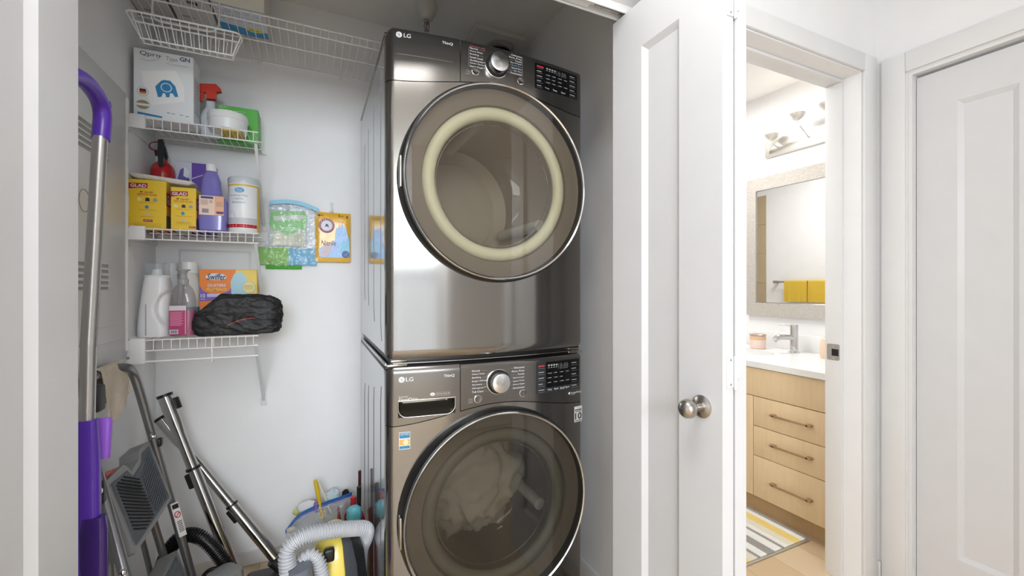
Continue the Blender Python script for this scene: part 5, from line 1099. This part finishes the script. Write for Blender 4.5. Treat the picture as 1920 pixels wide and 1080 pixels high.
def tread(A, B, Cc, D, back=.045, notch=True):
    Qs = lambda u, v, d=0.: (A*(1-u)*v+B*u*v+Cc*u*(1-v)+D*(1-u)*(1-v))+nrm*d
    nrm = (B-A).cross(D-A).normalized(); nrm = nrm if nrm.x > 0 else -nrm
    out = [(0, .03), (.03, 0), (.97, 0), (1, .03), (1, .97), (.97, 1)]+([(.72, 1), (.66, .90), (.45, .84), (.40, .96), (.36, 1)] if notch else [])+[(.03, 1), (0, .97)]
    n = len(out); v = [Qs(u, w_, .004) for u, w_ in out]+[Qs(u, w_, -back) for u, w_ in out]
    st = MB().add(v, [tuple(range(n)), tuple(range(2*n-1, n-1, -1))]+[(i, i+n, (i+1) % n+n, (i+1) % n) for i in range(n)]).build('step', GP_, ld, 30)
    inn_ = [(.07, .07), (.93, .07), (.93, .93)]+([(.74, .93), (.68, .82), (.43, .76), (.37, .9)] if notch else [])+[(.07, .92)]; n = len(inn_)
    v = [Qs(u, w_, .0065) for u, w_ in inn_]+[Qs(u, w_, .002) for u, w_ in inn_]
    MB().add(v, [tuple(range(n)), tuple(range(2*n-1, n-1, -1))]+[(i, i+n, (i+1) % n+n, (i+1) % n) for i in range(n)]).build('tread_pad', RUB, st, 0)
    for sd in (0, 1):
        for k in range(17):
            c0 = .1+.05*k
            if sd == 0: a, b = (.11, c0+.16), (.50, c0-.17)
            else: a, b = (.56, c0-.12), (.90, c0+.05)
            def clip(p, q):
                lim = lambda u: .88 if (u < .37 or u > .74) or not notch else .72
                pts = [(p[0]+(q[0]-p[0])*i/20, p[1]+(q[1]-p[1])*i/20) for i in range(21)]; pts = [w_ for w_ in pts if .1 < w_[1] < lim(w_[0])]
                return (pts[0], pts[-1]) if len(pts) > 3 else None
            cl = clip(a, b)
            if cl: MB().tube([Qs(*cl[0], .007), Qs(*cl[1], .007)], .0026, 5).build('grip_rib', DARK if sd == 0 else RUB, st)
    return st
tread(aty(194, 905, 1.43), aty(277, 827, 1.735), aty(320, 935, 1.77), aty(248, 1044, 1.40))
B2 = aty(328, 1031, 1.77); tread(B2+(aty(194, 905, 1.43)-aty(277, 827, 1.735)), B2, B2+(aty(320, 935, 1.77)-aty(277, 827, 1.735))*.9, B2+(aty(248, 1044, 1.40)-aty(277, 827, 1.735)), notch=False)
for p, r in ((aty(283, 819, 1.735), .007), (aty(180, 922, 1.335), .009), (aty(226, 1074, 1.335), .007)): MB().lathe([(0, .011), (r*.6, .011), (r, .007), (r, .002), (r*1.4, .0), (0, 0)], p, 'x', 14).build('bolt', CHROME, ld)
MB().rbox(-.02, .014, -.014, .014, -.028, .028, .008, 3, Matrix.Translation(aty(183, 925, 1.36))).build('pivot_cap', BLACK, ld); MB().rbox(-.016, .016, -.010, .014, -.014, .014, .006, 3, Matrix.Translation(aty(293, 830, 1.765))).build('pivot_cap', BLACK, ld)
MB().rbox(-.012, .014, -.02, .02, -.07, .0, .006, 2, Matrix.Translation(aty(184, 722, 1.5)+Vector((-.004, 0, 0)))).build('top_grip', mat('grip_dark_grey', (52, 52, 54), .5), ld)
MB().tube([aty(196, 893, 1.46), aty(214, 882, 1.53)], .006, 8).build('red_latch', mat('latch_red', (190, 70, 60), .4), ld)
# warning sticker on the rail
sa, sb = aty(321, 942, 1.777), aty(338, 1003, 1.797); ax = (sb-sa).normalized(); fs = Fr(sa+Vector((.0115, -.010, 0)), Vector((.75, .66, 0)), -ax); Ls = (sb-sa).length
wl = decal(ld, 'warning_sticker', fs, rect(-.012, .010, -Ls, 0), INKW, .001, -.004); fs2 = fs
decal(ld, 'sticker_black_box', fs, rect(-.010, .008, -Ls*.16, -Ls*.03), INKK, .0016); MB().tube([fs.p(-.001+.008*math.cos(k*.3), -Ls*.34+.011*math.sin(k*.3), .0016) for k in range(22)], .0013, 5).build('sticker_red_ring', INKR, ld); MB().tube([fs.p(-.006, -Ls*.40, .0016), fs.p(.005, -Ls*.28, .0016)], .0012, 5).build('sticker_red_bar', INKR, ld)
bars(ld, 'sticker_print', fs, [(-.008, .007, -Ls*(.55+.05*k), -Ls*(.53+.05*k)) for k in range(7)], INKK, .0014)
# rag over the top bar
RAG = mat('beige_rag', (206, 194, 176), .95, bump=.4, bscale=160, vary=.06, vscale=40)
def rag(u, v):
    y = 1.55+.155*u; s = (v-.5)*2; w_ = .004*math.sin(u*9+v*3)+.004*noise.noise(Vector((u*4, v*4, 2)))
    if abs(s) < .2: a = s/.2*math.pi/2; return (-.548+.0165*math.sin(a), y, .955+.0165*math.cos(a))
    d = (abs(s)-.2)/.8; L = (.155-.075*u) if s > 0 else .10
    return (-.548+math.copysign(.0165+(.018*d+w_*d if s > 0 else -.004*d), s), y+.006*math.sin(d*5)*d, .955-L*d)
o = MB().grid(rag, 24, 50).build('cleaning_rag', RAG, None, 70, loc=(-.548, 1.6, .8), solid=.003); tag(o, 'beige cleaning rag draped over the step ladder top', 'rag')
# ---- vacuum wands
WC_ = mat('wand_chrome', (190, 188, 184), .14, 1.)
def wand(p0, p1, split, lab, r0, r1, end):
    t = at(thing('vacuum_wand', lab, 'vacuum tube', (0, 0, 0), 'chrome vacuum wands'), p1); d = p1-p0; m = p0+d*split
    MB().tube([p0, p0+d*.14, p0+d*.19, m], [r0*1.12, r0*1.08, r0*.86, r0*.86], 24).build('outer_tube', WC_, t); MB().tube([m-d*.01, p1], r1, 24).build('inner_tube', WC_, t)
    MB().tube([m-d*.006, m+d*.006], r0*1.12, 24).build('collar', BLACK, t); MB().tube([p0-d.normalized()*.006, p0+d*.006], r0*1.16, 24).build('end_ring', BLACK, t)
    z = d.normalized(); sd = Vector((0, -1, 0)); sd = (sd-z*sd.dot(z)).normalized(); lf = z.cross(sd)
    q = m+d*.05-lf*(r0*1.1)*end; MB().rbox(-.010, .012, -.007, .007, -.028, .028, .004, 2, Matrix.Translation(q) @ z.to_track_quat('Z', 'X').to_matrix().to_4x4()).build('slide_lock', BLACK, t)
    q = p0+d*.05+lf*(r0*1.3)*end; MB().rbox(-.008, .008, -.007, .007, -.022, .022, .003, 2, Matrix.Translation(q) @ z.to_track_quat('Z', 'X').to_matrix().to_4x4()).build('release_button', BLACK, t)
    return t
def down(p, q, z): e = (q-p).normalized(); return p+e*((p.z-z)/-e.z)
p0, p1 = aty(309, 742, 1.99), aty(405, 985, 1.93); wand(p0, down(p0, p1, .03), .36, 'chrome vacuum wand standing upright in the corner', .0215, .0195, -1)
p0, p1 = aty(302, 785, 2.095), aty(516, 1046, 1.955); p1 = down(p0, p1, .075); wand(p0, p1, .58, 'chrome vacuum wand fitted to the floor head', .0195, .0205, -1)
# floor head with joint
t = at(thing('vacuum_floor_head', 'black vacuum floor head at the end of the wand', 'vacuum head'), (p1.x+.02, p1.y-.02, 0)); z = Vector((p1.x-p0.x, 0, p1.z-p0.z)).normalized()
MB().tube([p1-Vector((.03, 0, -.036)), p1+Vector((.012, 0, -.014)), p1+Vector((.03, -.01, -.04))], [.027, .027, .022], 18).build('neck', BLACK, t)
GR2 = mat('graphite_plastic', (66, 68, 72), .35)
MB().rbox(p1.x-.13, p1.x+.05, p1.y-.06, p1.y+.05, .002, .062, .022, 4).build('head_shell', GR2, t); MB().rbox(p1.x-.145, p1.x+.065, p1.y-.07, p1.y+.06, .0, .02, .006, 2).build('sole_plate', BLACK, t)
# ---- corrugated hoses
def corrugated(pts, r, pitch, m, name, par, seg=18, amp=.12):
    P = spline(pts, 24); L = [0]
    for i in range(1, len(P)): L.append(L[-1]+(P[i]-P[i-1]).length)
    n = int(L[-1]/pitch); out = []; rr = []; j = 0
    for k in range(n*4+1):
        s = L[-1]*k/(n*4)
        while j < len(L)-2 and L[j+1] < s: j += 1
        u = (s-L[j])/max(L[j+1]-L[j], 1e-6); out.append(P[j]+(P[j+1]-P[j])*u); rr.append(r*(1-amp+amp*(1 if k % 4 in (0, 1) else -1)))
    return MB().tube(out, rr, seg).build(name, m, par, 28)
bh = at(thing('vacuum_hose', 'black corrugated vacuum hose arching behind the ladder', 'hose'), (-.33, 1.9, 0))
corrugated([aty(300, 1075, 1.88)*1+Vector((0, 0, -.0)), aty(318, 1030, 1.88), aty(345, 1004, 1.88), aty(380, 1010, 1.86), aty(418, 1050, 1.84), aty(440, 1092, 1.83), aty(452, 1140, 1.83)], .0245, .0078, mat('hose_black', (26, 25, 24), .3), 'hose', bh)
# ---- canister vacuum: yellow body standing on end, grey hose, black bumper
cv = at(thing('canister_vacuum', 'yellow canister vacuum with grey hose standing beside the washer', 'vacuum cleaner'), (.075, 1.55, 0))
YV = mat('vacuum_yellow', (240, 218, 96), .22, coat=.5); vx = XY(633, 1060, 1.48)[0]; vy = 1.56; zt = XY(635, 1004, 1.50)[1]
MB().loft([(.012, vx, vy, .075, .09, 3), (.03, vx, vy, .088, .11, 3), (zt*.45, vx, vy, .09, .115, 2.8), (zt*.75, vx-.002, vy, .078, .10, 2.6), (zt*.93, vx-.004, vy, .056, .075, 2.4), (zt, vx-.006, vy, .032, .05, 2.2)], 40).build('body', YV, cv, 60)
bb = []
for k in range(15): q = k/14; bb.append(q)
def band(x0f, w_, m, name, push):
    mb = MB(); R = [(.02, .088, .11), (zt*.45, .09, .115), (zt*.75, .078, .10), (zt*.93, .056, .075), (zt*1.005, .03, .045)]
    pts = []
    for k in range(25):
        s = k/24*(len(R)-1); i = min(int(s), len(R)-2); u = s-i; z_ = R[i][0]+(R[i+1][0]-R[i][0])*u; rx_ = R[i][1]+(R[i+1][1]-R[i][1])*u; ry_ = R[i][2]+(R[i+1][2]-R[i][2])*u
        for da in (0, .5, 1):
            a = math.radians(x0f+w_*da); pts.append(Vector((vx+(rx_*1.02+push)*math.cos(a)*1.02, vy-(ry_*1.03+push)*math.sin(a), z_)))
    mb.v = pts
    for k in range(24):
        for c in range(2): mb.f.append((k*3+c, k*3+c+1, k*3+4+c, k*3+3+c))
    return mb.build(name, m, cv, 50, solid=-.004)
band(50, 26, mat('bumper_dark_grey', (74, 76, 82), .35), 'bumper_band', .005); band(2, 47, mat('bumper_black', (40, 41, 46), .4), 'bumper_side', .003)
MB().rbox(-.016, .016, -.012, .012, -.02, .02, .007, 3, Matrix.Translation(aty(617, 1040, 1.46))).build('hose_latch', BLACK, cv)
for s in (-1, 1): MB().lathe([(0, -.012), (.03, -.012), (.034, -.006), (.034, .006), (.03, .012), (0, .012)], (vx+s*.05, vy+.06, .035), 'x', 24).build('wheel', BLACK, cv)
GH = mat('hose_silver_grey', (198, 200, 205), .3)
corrugated([aty(552, 1104, 1.43), aty(540, 1068, 1.43), aty(541, 1030, 1.44), aty(570, 1006, 1.45), aty(618, 995, 1.47), aty(660, 991, 1.49), aty(686, 992, 1.53), aty(693, 996, 1.62)+Vector((-.012, 0, -.02)), Vector((.155, 1.655, .22)), Vector((.150, 1.66, .08))], .0245, .0088, GH, 'hose', cv)
corrugated([aty(563, 1062, 1.45), aty(577, 1043, 1.45), aty(594, 1048, 1.44), aty(604, 1078, 1.43), aty(606, 1130, 1.43)], .0205, .0085, GH, 'hose', cv)
MB().tube([aty(562, 1062, 1.415), aty(568, 1110, 1.42), aty(570, 1150, 1.42)], [.031, .033, .03], 20).build('hose_cuff', mat('cuff_blue_grey', (112, 118, 128), .35), cv)
# grey lobed cap and black disc on the floor
gk = at(thing('accessory_cap', 'grey lobed plastic vacuum accessory in front of the wands', 'vacuum part'), (*aty(420, 1085, 1.74),)); q = aty(421, 1084, 1.74); ORG[gk] = Vector((q.x, q.y, 0)); gk.location = ORG[gk]
v = []; n = 64
for z_, k in ((0, .9), (q.z-.0, 1), (q.z+.022, .92), (q.z+.026, .7)):
    for i in range(n): a = 2*math.pi*i/n; r = .052*k*(1+.09*math.copysign(abs(math.cos(4*a))**.6, math.cos(4*a))); v.append(Vector((q.x+r*math.cos(a), q.y+r*math.sin(a), z_)))
MB().add(v, [(r*n+i, r*n+(i+1) % n, (r+1)*n+(i+1) % n, (r+1)*n+i) for r in range(3) for i in range(n)]+[tuple(range(n)), tuple(3*n+i for i in range(n))]).build('lobed_cap', mat('lobe_grey', (128, 128, 128), .45), gk, 40)
w2 = aty(399, 1072, 1.84); o = MB().tube(arc((w2.x, w2.y, w2.z-.02), .03, 0, 360, 30), .007, 10, True).build('hose_ring', BLACK, None, loc=(w2.x, w2.y, 0)); tag(o, 'black plastic ring leaning behind the grey accessory cap', 'vacuum part')
# ---- zip bag of brushes against the back wall
yz = 2.04
cl = at(thing('brush_bag', 'clear zip bag of brushes with dark blue zip near the washer', 'bag'), (*aty(600, 1060, yz)[:2], 0) if False else (.06, yz, .02))
zp = [Vector((XY(px, py, yz)[0], yz, XY(px, py, yz)[1])) for px, py in ((535, 998), (560, 968), (600, 948), (640, 934), (660, 926))]
strip(zp, .016, .004, mat('zip_dark_blue', (40, 104, 184), .3), 'zip_strip', cl); strip([p+Vector((.002, -.003, -.013)) for p in zp], .004, .002, mat('zip_lilac', (190, 180, 220), .3), 'zip_seam', cl)
S = spline(zp, 8)
def bagf(sg):
    def fn(u, v):
        p = S[min(len(S)-1, int(u*(len(S)-1)))]; zb_ = .025; bul = math.sin(math.pi*min(1, v*1.1))*.05*math.sin(math.pi*(.12+.76*u))
        return (p.x*(1-.0*v)+.015*v*(.5-u), yz-sg*(.003+bul)+.008*noise.noise(Vector((u*6, v*5, sg))), p.z-.012*0+(zb_-p.z)*v)
    return fn
MB().grid(bagf(1), 32, 24).build('bag_film', CLR, cl, 60, False); MB().grid(bagf(-1), 32, 24).build('bag_film', CLR, cl, 60, False)
def limb(px0, py0, px1, py1, y, r0, r1, m, name, lab, cat, sq=1.):
    a, b = aty(px0, py0, y), aty(px1, py1, y); n = 10; P = [a+(b-a)*k/n for k in range(n+1)]; rr = [r0+(r1-r0)*k/n for k in range(n+1)]; rr[0] *= .7; rr[-1] *= .8
    o = MB().tube(P, rr, 16).build(name, m, None, 50, loc=tuple(b)); return tag(o, lab, cat)
limb(591, 900, 606, 975, yz+.004, .0085, .007, mat('handle_yellow', (232, 194, 40), .3), 'yellow_brush', 'yellow plastic brush handle sticking out of the zip bag', 'brush')
limb(597, 904, 622, 962, yz+.016, .006, .008, mat('handle_pale', (224, 220, 200), .35), 'dish_brush', 'pale cream brush handle beside the yellow one', 'brush')
limb(634, 950, 638, 1005, yz-.01, .004, .014, mat('brush_red', (168, 40, 52), .5), 'bottle_brush', 'red cone brush inside the zip bag', 'brush')
def puff(px, py, y, rx, ry, rz, m, name, lab, cat, amp=.15, seed=0):
    c = aty(px, py, y); bm = bmesh.new(); bmesh.ops.create_icosphere(bm, subdivisions=4, radius=1)
    for q in bm.verts: p = q.co.copy(); k = 1+amp*noise.noise(p*1.6+Vector((seed, 0, 0)))-amp*abs(noise.noise(p*3+Vector((0, seed, 0)))); q.co = Vector((c.x+p.x*rx*k, c.y+p.y*ry*k, c.z+p.z*rz*k))
    bm.verts.index_update(); o = MB().add([q.co.copy() for q in bm.verts], [[v.index for v in f.verts] for f in bm.faces]).build(name, m, None, 180, loc=tuple(c)); bm.free(); return tag(o, lab, cat)
puff(578, 950, yz+.02, .045, .016, .026, mat('cloth_white', (228, 228, 232), .8), 'scrub_pad', 'white scrub pad with rounded end in the zip bag', 'sponge', .08, 1); puff(593, 950, yz+.012, .014, .016, .025, mat('pad_purple', (140, 108, 180), .7), 'scrub_band', 'purple sponge between the white pad and yellow handle', 'sponge', .08, 2)
puff(623, 930, yz+.03, .036, .016, .03, mat('cloth_ice_blue', (204, 222, 228), .8), 'microfibre_cloth', 'pale blue cloth bunched above the blue zip', 'cloth', .3, 3); puff(556, 960, yz+.03, .014, .01, .014, mat('pad_lime', (206, 206, 110), .7), 'lime_pad', 'lime green sponge corner beside the white pad', 'sponge', .1, 4)
puff(612, 1000, yz-.012, .06, .028, .03, mat('cloth_green', (60, 160, 110), .8), 'green_cloth', 'crumpled green cloth inside the zip bag', 'cloth', .3, 5); puff(648, 925, yz+.035, .018, .01, .018, mat('bristle_black', (36, 32, 34), .9), 'bristle_tuft', 'black bristle brush poking above the blue zip', 'brush', .5, 6)
puff(545, 992, yz+.004, .018, .012, .016, mat('cloth_cream', (222, 212, 190), .85), 'cream_cloth', 'small cream cloth at the low end of the blue zip', 'cloth', .3, 8)
# ---- red caddy with brushes between vacuum and washer
rc = at(thing('red_caddy', 'red plastic caddy with wire handle between vacuum and washer', 'caddy'), (.155, 1.84, 0)); RC = mat('caddy_red', (178, 34, 46), .35)
MB().loft([(.002, .15, 1.84, .032, .09, 4), (.02, .15, 1.84, .034, .092, 4), (.24, .15, 1.84, .037, .10, 4), (.243, .15, 1.84, .039, .102, 4), (.238, .15, 1.84, .035, .098, 4), (.03, .15, 1.84, .03, .088, 4)], 32, False).add([], []).build('bucket', RC, rc)
MB().box(.12, .18, 1.76, 1.92, .02, .03).build('bucket_floor', RC, rc, 0); MB().tube(spline([(.155, 1.74, .235), (.158, 1.70, .20), (.158, 1.695, .15), (.158, 1.73, .13)], 6), .0028, 8).build('wire_handle', CHROME, rc)
def tool(x, y, z0, z1, r0, r1, m, name, lab): o = MB().tube([(x, y, z0), (x+.002, y, (z0+z1)/2), (x+.004, y+.005, z1)], [r0, (r0+r1)/2, r1], 12).build(name, m, None, loc=(x, y, z0)); return tag(o, lab, 'brush')
tool(.158, 1.80, .032, .40, .006, .009, BLACK, 'scrub_brush', 'black handled brush standing in the red caddy'); tool(.140, 1.84, .032, .345, .010, .012, RC, 'red_brush', 'red handled brush standing in the red caddy'); tool(.168, 1.88, .032, .43, .006, .006, mat('dark_maroon', (70, 22, 32), .4), 'maroon_brush', 'thin maroon brush standing in the red caddy')
o = MB().loft([(.275, .142, 1.785, .022, .018, 2.4), (.295, .142, 1.785, .03, .022, 2.4), (.325, .142, 1.785, .026, .02, 2.2), (.335, .142, 1.785, .015, .012, 2)], 24).tube([(.142, 1.785, .032), (.142, 1.785, .28)], .006, 8).build('turquoise_brush', mat('turquoise', (110, 200, 216), .4), None, loc=(.142, 1.785, .03)); tag(o, 'turquoise brush head standing in the red caddy', 'brush')
